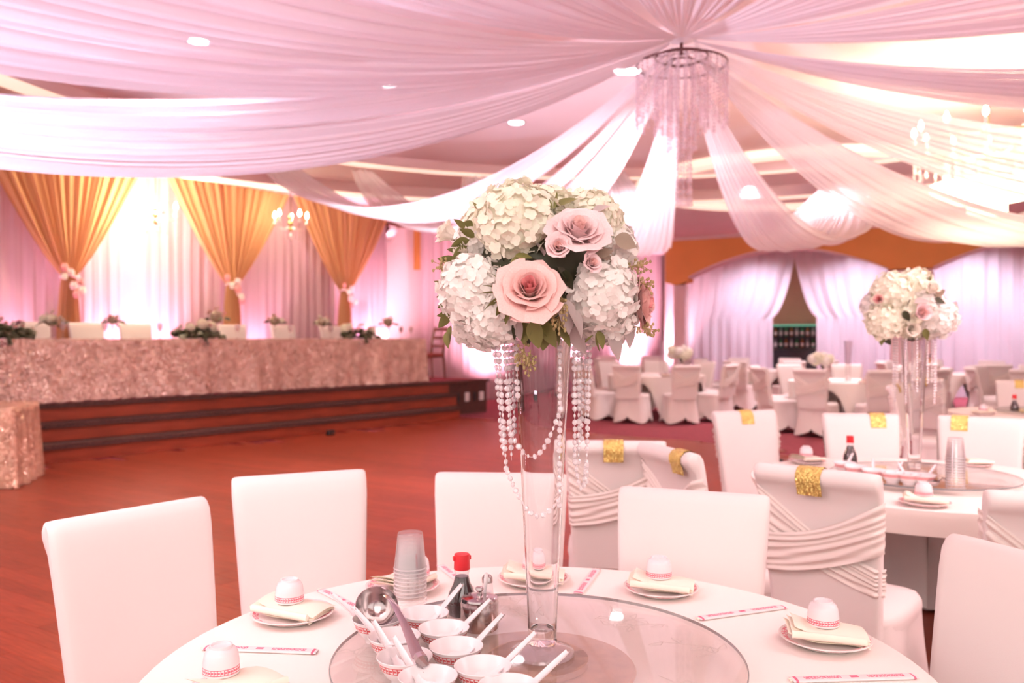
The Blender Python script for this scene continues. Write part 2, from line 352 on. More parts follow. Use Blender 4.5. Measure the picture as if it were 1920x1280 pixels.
CRYSTAL_FAR = thin_glass('hanging_crystal', (0.97, 0.91, 0.92), 0.22, (1.0, 0.86, 0.88), 0.1, 2.0)
ETCH = pmat('frosted_etching', (0.55, 0.49, 0.46), 0.7, var=0.1, scale=60)
BRONZE = pmat('bronze_base_plate', (0.56, 0.34, 0.21), 0.45, metal=0.2, var=0.18, scale=30)
HYD = sheer_mat('cream_hydrangea_petal', (0.97, 0.95, 0.80), clear=0.0, through=0.15, var=0.04, scale=9)
HYD_W = sheer_mat('white_hydrangea_petal', (0.98, 0.94, 0.89), clear=0.0, through=0.15, var=0.03, scale=9)
ROSE_M = pmat('blush_rose_petal', (0.95, 0.60, 0.56), 0.5, var=0.10, scale=16, sheen=0.2, subs=0.2)
ROSE_IN = pmat('deep_pink_rose_petal', (0.90, 0.40, 0.40), 0.5, var=0.10, scale=16, subs=0.2)
ROSE_L = pmat('pale_pink_rose_petal', (0.95, 0.72, 0.72), 0.5, var=0.08, scale=16, subs=0.2)
ROSE_W = pmat('ivory_rose_petal', (0.93, 0.86, 0.76), 0.5, var=0.06, scale=16, subs=0.2)
MAUVE = pmat('mauve_rose_petal', (0.60, 0.34, 0.42), 0.5, var=0.15, scale=14)
LEAF = pmat('olive_green_leaf', (0.20, 0.20, 0.06), 0.5, var=0.25, scale=14)
LEAF_D = pmat('dark_green_leaf', (0.05, 0.055, 0.025), 0.55, var=0.3, scale=14)
LEAF_G = pmat('silver_grey_leaf', (0.50, 0.42, 0.40), 0.7, var=0.12, scale=14)
LEAF_E = pmat('dusky_eucalyptus_leaf', (0.34, 0.27, 0.20), 0.6, var=0.15, scale=14)
SEED = pmat('olive_seed_berry', (0.42, 0.32, 0.14), 0.5, var=0.2, scale=30)
STEM = pmat('brown_green_stem', (0.16, 0.12, 0.05), 0.6, var=0.2, scale=30)
BRASS = pmat('aged_brass', (0.45, 0.28, 0.12), 0.35, metal=0.9, var=0.1, scale=20)
CHAIN_M = pmat('dark_hanging_cord', (0.14, 0.06, 0.06), 0.6, var=0.1, scale=30)
BULB = glow_mat('warm_candle_bulb', (1.0, 0.80, 0.55), 40)
BULB_HOT = glow_mat('hot_candle_bulb', (1.0, 0.85, 0.6), 90)
SPOT_LENS = glow_mat('downlight_lens', (1.0, 0.95, 0.97), 45)
UPLENS = glow_mat('uplight_lens', (1.0, 0.75, 0.9), 25)
FROST = pmat('frosted_lit_bowl', (0.95, 0.85, 0.68), 0.4, var=0.02, scale=10, emit=3.5, ecol=(1.0, 0.82, 0.58))
# ------------------------------------------------------------------ the room
CEIL_Z = 3.9
# stage frame: t runs along the stage front towards the far end, n runs into the stage
SO = Vector((-0.486, 16.2)); SU = Vector((0.628, 0.778)); SN = Vector((-0.778, 0.628)); STAGE_Z = 0.63
def SL(t, n, z): p = SO + SU * t + SN * n; return (p.x, p.y, z)
def t_of(pxx, n):
    q = (pxx - 960) / F; return (q * (SO.y + n * SN.y) - SO.x - n * SN.x) / (SU.x - q * SU.y)
SRZ = math.atan2(SU.y, SU.x)
# far frame: a runs along the far arcade to the right, d runs behind it
FO = Vector((3.88, 21.4)); FU = Vector((0.839, -0.544)); FN = Vector((0.544, 0.839))
def FL(a, d, z): p = FO + FU * a + FN * d; return (p.x, p.y, z)
def a_of(pxx, d):
    q = (pxx - 960) / F; return (q * (FO.y + d * FN.y) - FO.x - d * FN.x) / (FU.x - q * FU.y)
FRZ = math.atan2(FU.y, FU.x)

floor = struct(MB().box((1.5, 11.5, -0.06), (28, 36, 0.12)).build('floor', CARPET, smooth=False))
ceiling = struct(MB().box((1.5, 13.7, CEIL_Z + 0.06), (28, 31.6, 0.12)).build('ceiling', CEIL, smooth=False))

# dance floor planks: boards run along the far wall direction; the 300 that show largest are single parts
def plank_mesh(n, L):
    return MB().box((0, 0, 0.003), (L - 0.0012, 0.1170, 0.010), bev=0.0006).mesh('plank', WOOD, smooth=False)
pm = {L: plank_mesh(0, L) for L in (0.9, 1.2, 1.5)}
cand = []
row = 0
b = 0.6
BV = Vector((0.545, 0.839)); AV = Vector((0.839, -0.545))
while b < 12.6:
    a = -14.5 + random.random() * 1.2
    while a < 3.0:
        L = random.choice((0.9, 1.2, 1.5)); c = AV * (a + L / 2) + BV * b; a += L
        nn = (c - SO).dot(SN); ratio = c.x / max(c.y, 0.3)
        if b > 11.1 + max(0.0, 1.1 - c.x) * 0.55: continue
        if nn > -0.35 or c.y < 1.0 or abs(ratio) > 0.95 or c.x > 3.0 + 0.0 * c.y: continue
        vis = c.y > 1.9 and -0.72 < ratio < 0.16 and c.y < 16
        if c.x > -0.9 and c.y < 3.0: vis = False
        cand.append((0 if vis else 1, c.length, c, L))
    b += 0.118
cand.sort(key=lambda q: (q[0], q[1]))
rest = MB()
for i, (k, d, c, L) in enumerate(cand):
    if i < 300 and k == 0: put(pm[L], 'plank', floor, (c.x, c.y, 0), math.atan2(AV.y, AV.x))
    else: rest.box((c.x, c.y, 0.003), (L - 0.0012, 0.1170, 0.010), math.atan2(AV.y, AV.x))
tag(rest.build('far_planks', WOOD, floor, smooth=False), kind='stuff')

# side and end walls
def wall_box(name, p0, p1, z0, z1, th, mat):
    a, b_ = Vector(p0[:2]), Vector(p1[:2]); d = b_ - a
    return struct(MB().box(((a.x + b_.x) / 2, (a.y + b_.y) / 2, (z0 + z1) / 2), (d.length, th, z1 - z0), math.atan2(d.y, d.x)).build(name, mat, smooth=False))
wall_box('wall_left', SL(-15.5, 2.25, 0), SL(11.5, 2.25, 0), 0, CEIL_Z, 0.12, PLASTER)
wall_box('wall_back', FL(-2.5, 4.2, 0), FL(12.5, 4.2, 0), 0, CEIL_Z, 0.12, BEIGE)
wall_box('wall_right', (14.6, 19.0, 0), (14.6, -5.5, 0), 0, CEIL_Z, 0.12, PLASTER)

# trims on the left wall beyond the stage drapes: an upright strip and a bracket
t1 = t_of(784, 2.1)
struct(MB().box(SL(t1, 2.13, 3.35), (0.10, 0.10, 1.05), SRZ).build('trim_1', OCHRE, smooth=False))
tb = t_of(737, 2.0)
bk = thing('wall_bracket', 'dark wooden bracket high on the pale wall right of the gold drapes', 'bracket', SL(tb, 2.18, 3.42), SRZ)
MB().box((0, -0.16, 0.22), (0.50, 0.34, 0.07), bev=0.01).build('shelf', DARKWOOD, bk, smooth=False)
MB().prism([(0, 0.19), (-0.24, 0.19), (-0.10, 0.02), (0, -0.08)], lambda y, z, x: (x, y, z), -0.12, 0.12).build('support', DARKWOOD, bk, smooth=False)

# ceiling coves: cream ring mouldings round the drape centre, with a thin dark reveal
def ring(name, c, r0, r1, z0, z1, mat, a0, a1, seg=64, parent=None):
    m = MB(); pr = [(r0, z0), (r1, z0), (r1, z1), (r0, z1)]
    def fn(u, v):
        k = int(round(v * 4)) % 4; a = a0 + (a1 - a0) * u; return (c[0] + pr[k][0] * math.sin(a), c[1] + pr[k][0] * math.cos(a), pr[k][1])
    m.grid(fn, seg, 4, cv=True); return m.build(name, mat, parent, sharp=30)
k1 = struct(ring('trim_2', (1.31, 6.6), 6.0, 6.38, 3.80, 3.90, COVE, -PI, PI)); ring('reveal', (1.31, 6.6), 5.97, 6.0, 3.78, 3.90, PLASTER, -PI, PI, parent=k1)
k2 = struct(ring('trim_3', (1.31, 6.6), 8.1, 8.6, 3.76, 3.90, COVE, -PI, PI)); ring('reveal', (1.31, 6.6), 8.06, 8.1, 3.74, 3.90, PLASTER, -PI, PI, parent=k2)
k3 = struct(ring('trim_4', (4.6, 13.6), 2.3, 2.6, 3.80, 3.90, COVE, -PI, PI))

# ------------------------------------------------------------------ stage with carpeted steps
stage = thing('stage', 'long raised stage with brown carpeted nosings and red wooden risers', 'stage', (0, 0, 0))
def slab(m, t0, t1, n0, n1, z0, z1):
    tc, nc = (t0 + t1) / 2, (n0 + n1) / 2; return m.box(SL(tc, nc, (z0 + z1) / 2), (t1 - t0, n1 - n0, z1 - z0), SRZ)
TL = -14.5
slab(MB(), TL, 0, 0.02, 2.17, 0.004, STAGE_Z - 0.004).build('platform', NOSING, stage, smooth=False)
slab(MB(), TL, 0.03, -0.02, 2.17, STAGE_Z - 0.035, STAGE_Z).build('deck', CARPET, stage, smooth=False)
for k, (z, n0, tr) in enumerate(((STAGE_Z, -0.02, -1.05), (0.42, -0.30, -1.15), (0.21, -0.58, -1.37))):
    m = slab(MB(), TL, (0.03 if k == 0 else tr), n0 - 0.025, n0 + 0.0, z - 0.055, z + 0.002); m.build('nosing', NOSING, stage, smooth=False)
    if k: slab(MB(), TL, tr, n0, n0 + 0.28, z - 0.05, z).build('tread', NOSING, stage, smooth=False)
    slab(MB(), TL, tr, n0 + 0.012, n0 + 0.03, z - 0.21 + 0.004, z - 0.05).build('riser', RISER, stage, smooth=False)
slab(MB(), -1.06, 0.0, -0.005, 0.02, 0.004, STAGE_Z - 0.05).build('end_panel', NOSING, stage, smooth=False)
for xx, mm, w, lab in ((876, WHITE_PL, 0.11, 'white socket plate'), (890, BLACK, 0.06, 'black socket plate'), (903, WHITE_PL, 0.11, 'white socket plate'), (858, BLACK, 0.09, 'round black jack plate')):
    q = slab(MB(), t_of(xx, 0) - w / 2 - 0.02, t_of(xx, 0) + w / 2 - 0.02, -0.022, -0.006, 0.24, 0.40).build('socket_plate', mm, stage, smooth=False); q['label'] = lab
fx, fy = px(621, 816, 0.0)
ob = thing('floor_socket_box', 'small black floor socket box in front of the bottom stage step', 'socket box', (fx, fy - 0.05, 0.0085), SRZ)
MB().box((0, 0, 0.035), (0.12, 0.08, 0.07), bev=0.008).build('body', BLACK, ob, smooth=False); MB().box((0, -0.041, 0.035), (0.07, 0.006, 0.035)).build('socket_face', STEEL_D, ob, smooth=False)

# ------------------------------------------------------------------ curtains
def pleat(s, k, amp, seed=0.0):
    return amp * (math.sin(k * s + seed) * 0.6 + math.sin(k * 2.37 * s + 1.3 + seed * 2) * 0.3 + math.sin(k * 0.43 * s + seed) * 0.4)
def curtain(name, fr, s0, s1, n, z0, z1, mat, k=34.0, amp=0.05, seed=0.0, res=60, edge0=None, edge1=None, nv=14, parent=None):
    """A pleated hanging between s0 and s1 on the frame fr; edge functions bend its sides with height."""
    m = MB(); nu = max(8, int((s1 - s0) * res))
    def fn(u, v):
        z = z0 + (z1 - z0) * v
        a = s0 if edge0 is None else edge0(z); b_ = s1 if edge1 is None else edge1(z)
        s = a + (b_ - a) * u; ref = s0 + (s1 - s0) * u
        return fr(s, n + pleat(ref, k, amp, seed) + 0.012 * math.sin(3 * z + 5 * ref), z)
    m.grid(fn, nu, nv); return m.build(name, mat, parent, sharp=180)
dr_t = [t_of(125, 1.80), t_of(430, 1.80), t_of(641, 1.80)]
bd = [TL + 0.3, dr_t[0] - 2.3, dr_t[0], dr_t[1], dr_t[2], t_of(727, 1.92)]
bd_lab = ['pale pink sheer backdrop at the far left end of the stage', 'pale pink sheer backdrop left of the leftmost gold drape', 'pale pink sheer backdrop glowing behind the brightest small chandelier',
          'pale pink sheer backdrop behind the small chandelier of three lit candles', 'narrow pale pink sheer backdrop right of the rightmost gold drape']
for i in range(5):
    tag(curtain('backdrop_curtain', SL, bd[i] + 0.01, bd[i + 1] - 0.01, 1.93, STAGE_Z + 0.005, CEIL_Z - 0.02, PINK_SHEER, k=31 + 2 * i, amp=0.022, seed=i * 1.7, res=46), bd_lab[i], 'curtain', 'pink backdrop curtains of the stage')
# uplit curtain on the left wall beyond the stage, and the far hangings behind the arcade
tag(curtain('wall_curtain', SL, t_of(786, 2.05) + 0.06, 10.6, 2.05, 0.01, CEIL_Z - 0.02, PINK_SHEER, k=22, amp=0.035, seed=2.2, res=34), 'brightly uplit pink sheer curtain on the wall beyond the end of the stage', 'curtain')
zt = 3.88
def tie(z, a_top, a_bot, zk=1.95):
    """The side of a tied-back curtain: from a_top at the top it bows to a_bot at the tie, then hangs straight."""
    if z <= zk: return a_bot
    u = min(1.0, (z - zk) / (3.45 - zk)); return a_bot + (a_top - a_bot) * (u ** 0.55)
D2 = 2.6
aL, aT, aR0, aR1 = a_of(1284, D2), a_of(1490, D2), a_of(1449, D2), a_of(1531, D2)
aM, aE = a_of(1706, D2), a_of(2010, D2)
tag(curtain('tied_back_curtain', FL, aL - 0.6, aT, D2, 0.01, zt, LILAC_SHEER, k=20, amp=0.045, seed=0.4, res=26, nv=40, edge1=lambda z: tie(z, aT, aR0)), 'lilac white sheer curtain tied back left of the bar shelf, under the left arch', 'curtain', 'sheer curtains under the arches')
tag(curtain('tied_back_curtain', FL, aT, aM, D2, 0.01, zt, LILAC_SHEER, k=21, amp=0.045, seed=1.4, res=26, nv=40, edge0=lambda z: tie(z, aT, aR1)), 'lilac white sheer curtain tied back right of the bar shelf, behind the second tall bouquet', 'curtain', 'sheer curtains under the arches')
tag(curtain('arch_curtain', FL, aM + 0.02, aE, D2 - 0.05, 0.01, zt, LILAC_SHEER, k=19, amp=0.05, seed=2.4, res=26), 'lilac white sheer curtain filling the right arch at the right edge', 'curtain', 'sheer curtains under the arches')

# ------------------------------------------------------------------ ochre arcade wall with two wide arches
def arcade():
    a1 = a_of(1247, 0); s1 = a_of(1290, 0); e1 = a_of(1665, 0); s2 = a_of(1750, 0); e2 = s2 + (e1 - s1); end = e2 + 0.8
    zs, zc = 2.92, 3.50
    out = [(a1, 2.80), (a1 + 0.28, 2.72), (s1, 2.80)]
    def arch(x0, x1):
        n = 22; return [(x0 + (x1 - x0) * i / n, zs + (zc - zs) * math.sin(PI * i / n) ** 0.9) for i in range(n + 1)]
    out += arch(s1 + 0.02, e1) + [(e1 + 0.01, zs - 0.02), (s2 - 0.01, zs - 0.02)] + arch(s2, e2) + [(end, zs), (end, CEIL_Z), (a1, CEIL_Z)]
    w = struct(MB().prism(out, lambda a, z, d: FL(a, d, z), 0.34, 0.0).build('wall_arcade', OCHRE, smooth=False))
    # pale lining of the arches, then the piers that carry them
    for x0, x1 in ((s1 + 0.02, e1), (s2, e2)):
        pts = arch(x0, x1); m = MB()
        def fn(u, v):
            k = u * 22; i = min(int(k), 21); f = k - i; p = pts[i]; q = pts[i + 1]; dz = -0.03 if v in (0, 1) else -0.0
            lay = [(-0.015, 0), (-0.015, -0.035), (0.36, -0.035), (0.36, 0)][int(round(v * 3))]
            return FL(p[0] + (q[0] - p[0]) * f, lay[0], p[1] + (q[1] - p[1]) * f + lay[1] + 0.002)
        m.grid(fn, 22, 3); m.build('arch_lining', TRIMW, w, sharp=30)
    struct(MB().box(FL((a1 + s1) / 2 + 0.05, 0.19, 1.37), (0.30, 0.30, 2.72), FRZ, bev=0.02).build('trim_5', TRIMW, smooth=False))
    struct(MB().box(FL((e1 + s2) / 2, 0.19, 1.44), (s2 - e1 - 0.06, 0.30, 2.88), FRZ, bev=0.02).build('trim_6', TRIMW, smooth=False))
    struct(MB().box(FL((a1 + end) / 2, -0.03, CEIL_Z - 0.04), (end - a1, 0.06, 0.08), FRZ).build('trim_7', TRIMW, smooth=False))
arcade()

# ------------------------------------------------------------------ bar shelf with bottles seen between the tied curtains
bar_a = a_of(1492, 3.6); bar_w = 1.35
bx_, by_, _ = FL(bar_a, 3.75, 0)
GREENLIT = pmat('green_lit_bar_back', (0.10, 0.35, 0.22), 0.4, var=0.2, scale=4, emit=0.25, ecol=(0.2, 0.7, 0.45))
bs = thing('bar_shelf', 'black bar shelf with a green lit back between the tied curtains', 'shelf', (bx_, by_, 0.0), FRZ)
MB().box((0, 0.17, 1.46), (bar_w, 0.04, 0.62)).build('back_panel', BLACK, bs, smooth=False)
MB().box((0, -0.02, 1.755), (bar_w, 0.36, 0.05)).build('light_rail', GREENLIT, bs, smooth=False)
for z in (1.13, 1.44): MB().box((0, 0.0, z), (bar_w, 0.34, 0.035)).build('shelf_board', BLACK, bs, smooth=False)
for s in (-1, 1): MB().box((s * (bar_w / 2 + 0.02), 0, 0.885), (0.04, 0.36, 1.77)).build('side_panel', BLACK, bs, smooth=False)
MB().box((0, 0.0, 0.55), (bar_w, 0.34, 1.1)).build('cupboard', BLACK, bs, smooth=False)
BOTTLE_G = [thin_glass('clear_spirit_bottle', (0.9, 0.95, 0.92), 0.4, (0.8, 0.75, 0.74), 0.05, 2), pmat('amber_spirit_bottle', (0.30, 0.12, 0.04), 0.1, var=0.2, scale=20), pmat('green_spirit_bottle', (0.06, 0.20, 0.09), 0.1, var=0.2, scale=20)]
LABELM = pmat('pale_bottle_paper', (0.75, 0.66, 0.62), 0.6, var=0.1, scale=30)
bp_ = [(0.001, 0), (0.036, 0.0), (0.038, 0.01), (0.038, 0.15), (0.030, 0.18), (0.014, 0.205), (0.013, 0.255), (0.015, 0.26)]
bmesh_ = [MB().lathe(bp_, 12).mesh('glass_body', g) for g in BOTTLE_G]; lmesh = MB().lathe([(0.0387, 0.04), (0.0387, 0.12)], 12, capb=False, capt=False).mesh('paper_band', LABELM); cmesh = MB().lathe([(0.0165, 0.25), (0.0165, 0.282)], 10).mesh('cap', BLACK)
for r_, z in enumerate((1.1475, 1.4575)):
    for i in range(9):
        xloc = -bar_w / 2 + 0.10 + i * (bar_w - 0.2) / 8; p = Matrix.Rotation(FRZ, 4, 'Z') @ Vector((xloc, -0.04, 0))
        bo = thing('spirit_bottle', 'small spirit bottle in the %s row of the bar shelf, %s' % ('lower' if r_ == 0 else 'upper', ('leftmost', 'second from left', 'third from left', 'fourth from left', 'in the middle', 'fourth from right', 'third from right', 'second from right', 'rightmost')[i]), 'bottle', (bx_ + p.x, by_ + p.y, z), FRZ, 'bottles in the %s row of the bar' % ('lower' if r_ == 0 else 'upper'))
        k = (i * 2 + r_) % 3; put(bmesh_[k], 'glass_body', bo); put(lmesh, 'paper_band', bo); put(cmesh, 'cap', bo)

# ------------------------------------------------------------------ gold drapes gathered with pink flowers
def gold_drape(tc, label, wl, wr, seed):
    zt_, zk = CEIL_Z - 0.02, 2.27; root = thing('gold_drape', label, 'drape', SL(tc, 1.72, STAGE_Z), SRZ, 'gold drapes on the stage backdrop')
    m = MB()
    def half(z):
        if z >= zk: u = (z - zk) / (zt_ - zk); s = 0.08 + 0.92 * (u ** 0.82); return s
        u = (zk - z) / (zk - STAGE_Z); return 0.08 + 0.11 * (u ** 0.6)
    def fn(u, v):
        z = STAGE_Z + 0.01 + (zt_ - STAGE_Z - 0.01) * v; h = half(z); x = (-wl * h) * (1 - u) + (wr * h) * u
        amp = 0.012 + 0.018 * h; y = amp * (math.sin(u * 95 + seed) + 0.6 * math.sin(u * 41 + 2 * seed) + 0.45 * math.sin(u * 173)) - 0.05 * (1 - abs(2 * u - 1) ** 2)
        return (x, y, z - STAGE_Z)
    m.grid(fn, 260, 36); m.build('cloth', GOLD_DRAPE, root, sharp=180)
    rope = MB(); rope.tube([(0.09 * math.cos(a) * 1.3, 0.09 * math.sin(a) - 0.02, zk - STAGE_Z + 0.02 * math.sin(a * 2)) for a in [2 * PI * i / 16 for i in range(16)]], 0.022, 6, closed=True); rope.build('tie', ROSE_L, root)
    for i in range(7):
        f = MB(); r0 = 0.045 + 0.02 * random.random(); c = ((i % 2 - 0.5) * 0.10 + random.uniform(-0.05, 0.05) + 0.03 * i - 0.08, -0.12 - 0.02 * random.random(), zk - STAGE_Z + 0.10 - 0.06 * i)
        for q in range(6):
            a = q * PI / 3; f.ball((c[0] + r0 * 0.55 * math.cos(a), c[1] - 0.01 * (q % 2), c[2] + r0 * 0.55 * math.sin(a)), (r0 * 0.55, r0 * 0.35, r0 * 0.55), 8, 5)
        f.ball((c[0], c[1] - 0.02, c[2]), r0 * 0.4, 8, 5); f.build('tie_flower', (ROSE_IN, ROSE_L, ROSE_W)[i % 3], root)
    return root
gold_drape(dr_t[0], 'leftmost gold satin drape gathered with pink flowers behind the long table', 1.10, 1.05, 0.3)
gold_drape(dr_t[1], 'middle gold satin drape gathered with pink flowers behind the long table', 1.12, 1.15, 1.9)
gold_drape(dr_t[2], 'rightmost gold satin drape gathered with pink flowers at the end of the backdrop', 1.15, 1.15, 3.1)

# ------------------------------------------------------------------ uplights on the stage and along the far wall
def uplight(label, loc, aim, power, color, angle=80):
    o = thing('led_uplight', label, 'uplight', loc, SRZ, 'small LED uplights at the curtains')
    MB().box((0, 0, 0.07), (0.17, 0.15, 0.14), bev=0.015).build('housing', BLACK, o, smooth=False)
    MB().lathe([(0.06, 0.141), (0.06, 0.147)], 16).build('lens', UPLENS, o)
    spot_light('uplight_beam', (loc[0], loc[1], loc[2] + 0.17), aim, power, color, angle, 0.9, 0.05)
for xx, pw, lab in ((30, 120, 'LED uplight on the stage behind the left end of the long table'), (236, 220, 'LED uplight on the stage right of the leftmost gold drape, behind the peach posy'), (318, 220, 'LED uplight on the stage left of the middle gold drape, behind the low flowers'),
                    (505, 120, 'LED uplight on the stage right of the middle gold drape'), (693, 240, 'LED uplight on the stage right of the rightmost gold drape')):
    t = t_of(xx, 1.5); uplight(lab, SL(t, 1.55, STAGE_Z), SL(t, 1.98, 3.2), pw, (1.0, 0.45, 0.64))
for tt, pw, lab in ((-0.9, 380, 'LED uplight on the stage deck at the wall curtain, hidden behind the wooden chair'), (2.4, 900, 'LED uplight on the floor at the wall curtain just beyond the stage'), (5.2, 1100, 'LED uplight on the floor at the wall curtain behind the far dining chairs'), (8.6, 1100, 'LED uplight on the floor at the wall curtain by the ochre arcade pier')):
    uplight(lab, SL(tt, 0.85, STAGE_Z if tt < 0 else 0.0), SL(tt, 2.1, 3.2), pw, (1.0, 0.52, 0.64), 115)
# ------------------------------------------------------------------ ceiling swags radiating from one gathered point
CC = Vector((1.31, 6.6, 3.72))
def swag_edge(phi, r, sag, t, ze=3.76):
    a = math.radians(phi); e = Vector((CC.x + r * math.sin(a), CC.y + r * math.cos(a), ze)); p = CC.lerp(e, t); p.z -= 4 * sag * t * (1 - t); return p
def swag(A, B, label, seed, folds=9, nu=56, nv=96):
    m = MB()
    def fn(u, v):
        t = 0.012 + 0.988 * u; g = 1.0 if t < 0.68 else 1 - 0.72 * ((t - 0.68) / 0.32) ** 1.5; p = swag_edge(*A, t).lerp(swag_edge(*B, t), 0.5 + (v - 0.5) * g); w = (swag_edge(*A, t) - swag_edge(*B, t)).length
        amp = min(0.032, 0.016 * w) + 0.006 * t; folds2 = folds * 1.7
        p.z += amp * (math.sin(v * folds2 * 2 * PI + seed + 1.6 * math.sin(3 * u + seed)) + 0.6 * math.sin(v * folds2 * 0.83 * PI + 2 * seed + 2 * u) + 0.45 * math.sin(v * folds2 * 4.3 * PI + 2 * seed + 3 * u))
        p.z -= 0.05 * w * math.sin(PI * v) * math.sin(PI * u); return p
    m.grid(fn, nu, nv); return tag(m.build('ceiling_swag', SWAG, None, sharp=180), label, 'ceiling drape', 'white sheer swags under the ceiling')
SW = [((-117, 8.5, 1.42), (-104, 8.5, 1.0), 'lowest long white sheer swag sweeping across the left half above the stage', 9),
      ((-104, 8.5, 0.95), (-90, 8.5, 0.55), 'white sheer swag just above the lowest long swag on the left', 8),
      ((-90, 8.5, 0.52), (-76, 8.5, 0.36), 'tightest white sheer swag high on the left against the ceiling', 7),
      ((-51, 6.3, 1.0), (-42, 6.0, 1.12), 'short white sheer swag dipping just right of the rightmost gold drape', 7),
      ((-37, 6.5, 1.15), (-27, 6.5, 1.1), 'narrow white sheer swag falling to the upper left of the tall bouquet', 5),
      ((-23, 6.5, 1.0), (-11, 6.0, 1.0), 'narrow white sheer swag falling straight behind the top of the tall bouquet', 5),
      ((-7, 6.0, 1.42), (9, 5.5, 1.35), 'white sheer swag hanging low between the tall bouquet and the bead chandelier', 6),
      ((24, 7.0, 1.3), (38, 7.2, 1.22), 'white sheer swag dipping lowest in front of the left ochre arch', 6),
      ((54, 7.0, 1.3), (76, 8.5, 1.35), 'wide white sheer swag dipping below the lit bowl chandelier', 9),
      ((80, 8.5, 1.3), (90, 7.5, 0.8), 'white sheer swag crossing in front of the lit bowl chandelier', 6),
      ((91, 7.2, 0.62), (103, 7.5, 0.62), 'white sheer swag above the lit bowl chandelier at the right', 6),
      ((107, 7.5, 0.75), (128, 8.0, 0.85), 'white sheer swag running to the upper right corner', 8),
      ((131, 8.0, 0.62), (150, 8.0, 0.55), 'white sheer swag overhead at the top right of centre', 8),
      ((153, 8.0, 0.54), (174, 8.0, 0.52), 'white sheer swag running straight overhead towards the camera', 8),
      ((177, 8.0, 0.52), (199, 8.0, 0.54), 'white sheer swag overhead at the top left of centre', 8),
      ((202, 8.2, 0.56), (222, 8.4, 0.66), 'white sheer swag overhead at the upper left', 8),
      ((224, 8.4, 0.70), (241, 8.5, 0.95), 'white sheer swag overhead along the top left edge', 8)]
for i, (A, B, lab, fo) in enumerate(SW): swag(A, B, lab, i * 1.37, fo)

# ------------------------------------------------------------------ bead chandelier under the gathered point
ch = thing('bead_chandelier', 'unlit crystal bead chandelier hanging under the gathered centre of the ceiling swags', 'chandelier', (CC.x, CC.y, 2.44))
zc_ = lambda y: EYE + (YH - y) * CC.y / F - 2.44
MB().tube([(0, 0, zc_(72)), (0, 0, zc_(104))], 0.014, 8).build('hook', CHAIN_M, ch)
MB().lathe([(0.02, 1.36), (0.07, 1.30), (0.13, 1.27), (0.02, 1.24)], 16).build('gathering_rosette', SWAG, ch)
zr = zc_(122)
for r_, zz in ((0.345, zr), (0.20, zr + 0.06), (0.11, zr + 0.02)):
    MB().tube([(r_ * math.cos(2 * PI * i / 36), r_ * math.sin(2 * PI * i / 36), zz) for i in range(36)], 0.008, 6, closed=True).build('ring', CHAIN_M, ch)
for k in range(4):
    a = k * PI / 2 + 0.4; MB().tube([(0, 0, zc_(100)), (0.34 * math.cos(a), 0.34 * math.sin(a), zr)], 0.004, 5).build('hanger', CHAIN_M, ch)
def bead_string(length, r=0.011, gap=0.03):
    m = MB(); n = int(length / gap); m.tube([(0, 0, 0), (0, 0, -length)], 0.0016, 4)
    for i in range(n): rr = r * (1.5 if i == n - 1 else 0.7 + 0.5 * ((i * 7) % 3) / 2); m.ball((0, 0, -gap * (i + 0.5)), (rr, rr, rr * 1.25), 6, 4)
    return m
strg = {L: bead_string(L).mesh('bead_string', CRYSTAL_FAR, smooth=False) for L in (0.42, 0.50, 0.58, 0.70)}
for r_, n, Ls, z0 in ((0.345, 34, (0.42, 0.50), zr), (0.20, 20, (0.50, 0.58), zr + 0.06), (0.11, 12, (0.58, 0.70), zr + 0.02)):
    for i in range(n):
        a = 2 * PI * i / n; put(strg[Ls[i % 2]], 'bead_string', ch, (r_ * math.cos(a), r_ * math.sin(a), z0))
long_s = bead_string(0.62).mesh('long_bead_string', CRYSTAL_FAR, smooth=False)
for i in range(7):
    a = 2 * PI * i / 7; put(long_s, 'long_bead_string', ch, (0.055 * math.cos(a) + 0.02, 0.055 * math.sin(a), zr - 0.46))
MB().tube([(0.055 * math.cos(2 * PI * i / 14) + 0.02, 0.055 * math.sin(2 * PI * i / 14), zr - 1.08) for i in range(14)], 0.016, 6, closed=True).build('end_ring', CRYSTAL_FAR, ch)

# ------------------------------------------------------------------ large lit bowl chandelier on the right
gx, gy = 4.45, 8.0
bc = thing('bowl_chandelier', 'large glowing crystal chandelier with candle bulbs above a lit bowl at the right', 'chandelier', (gx, gy, 2.56))
MB().tube([(0, 0, 0.30), (0, 0, CEIL_Z - 2.562)], 0.02, 8).build('stem', BRASS, bc)
MB().lathe([(0.02, 0.10), (0.17, 0.10), (0.17, 0.00), (0.02, -0.01)], 28).build('finial_cup', FROST, bc)
MB().lathe([(0.17, 0.10), (0.34, 0.13), (0.47, 0.20), (0.50, 0.28), (0.48, 0.29), (0.44, 0.23), (0.30, 0.17), (0.10, 0.15)], 36, capt=False).build('bowl', FROST, bc)
MB().tube([(0.62 * math.cos(2 * PI * i / 40), 0.62 * math.sin(2 * PI * i / 40), 0.66) for i in range(40)], 0.012, 6, closed=True).build('arm_ring', BRASS, bc)
cs_ = {L: bead_string(L, 0.013, 0.034).mesh('crystal_string', CRYSTAL_FAR, smooth=False) for L in (0.22, 0.34)}
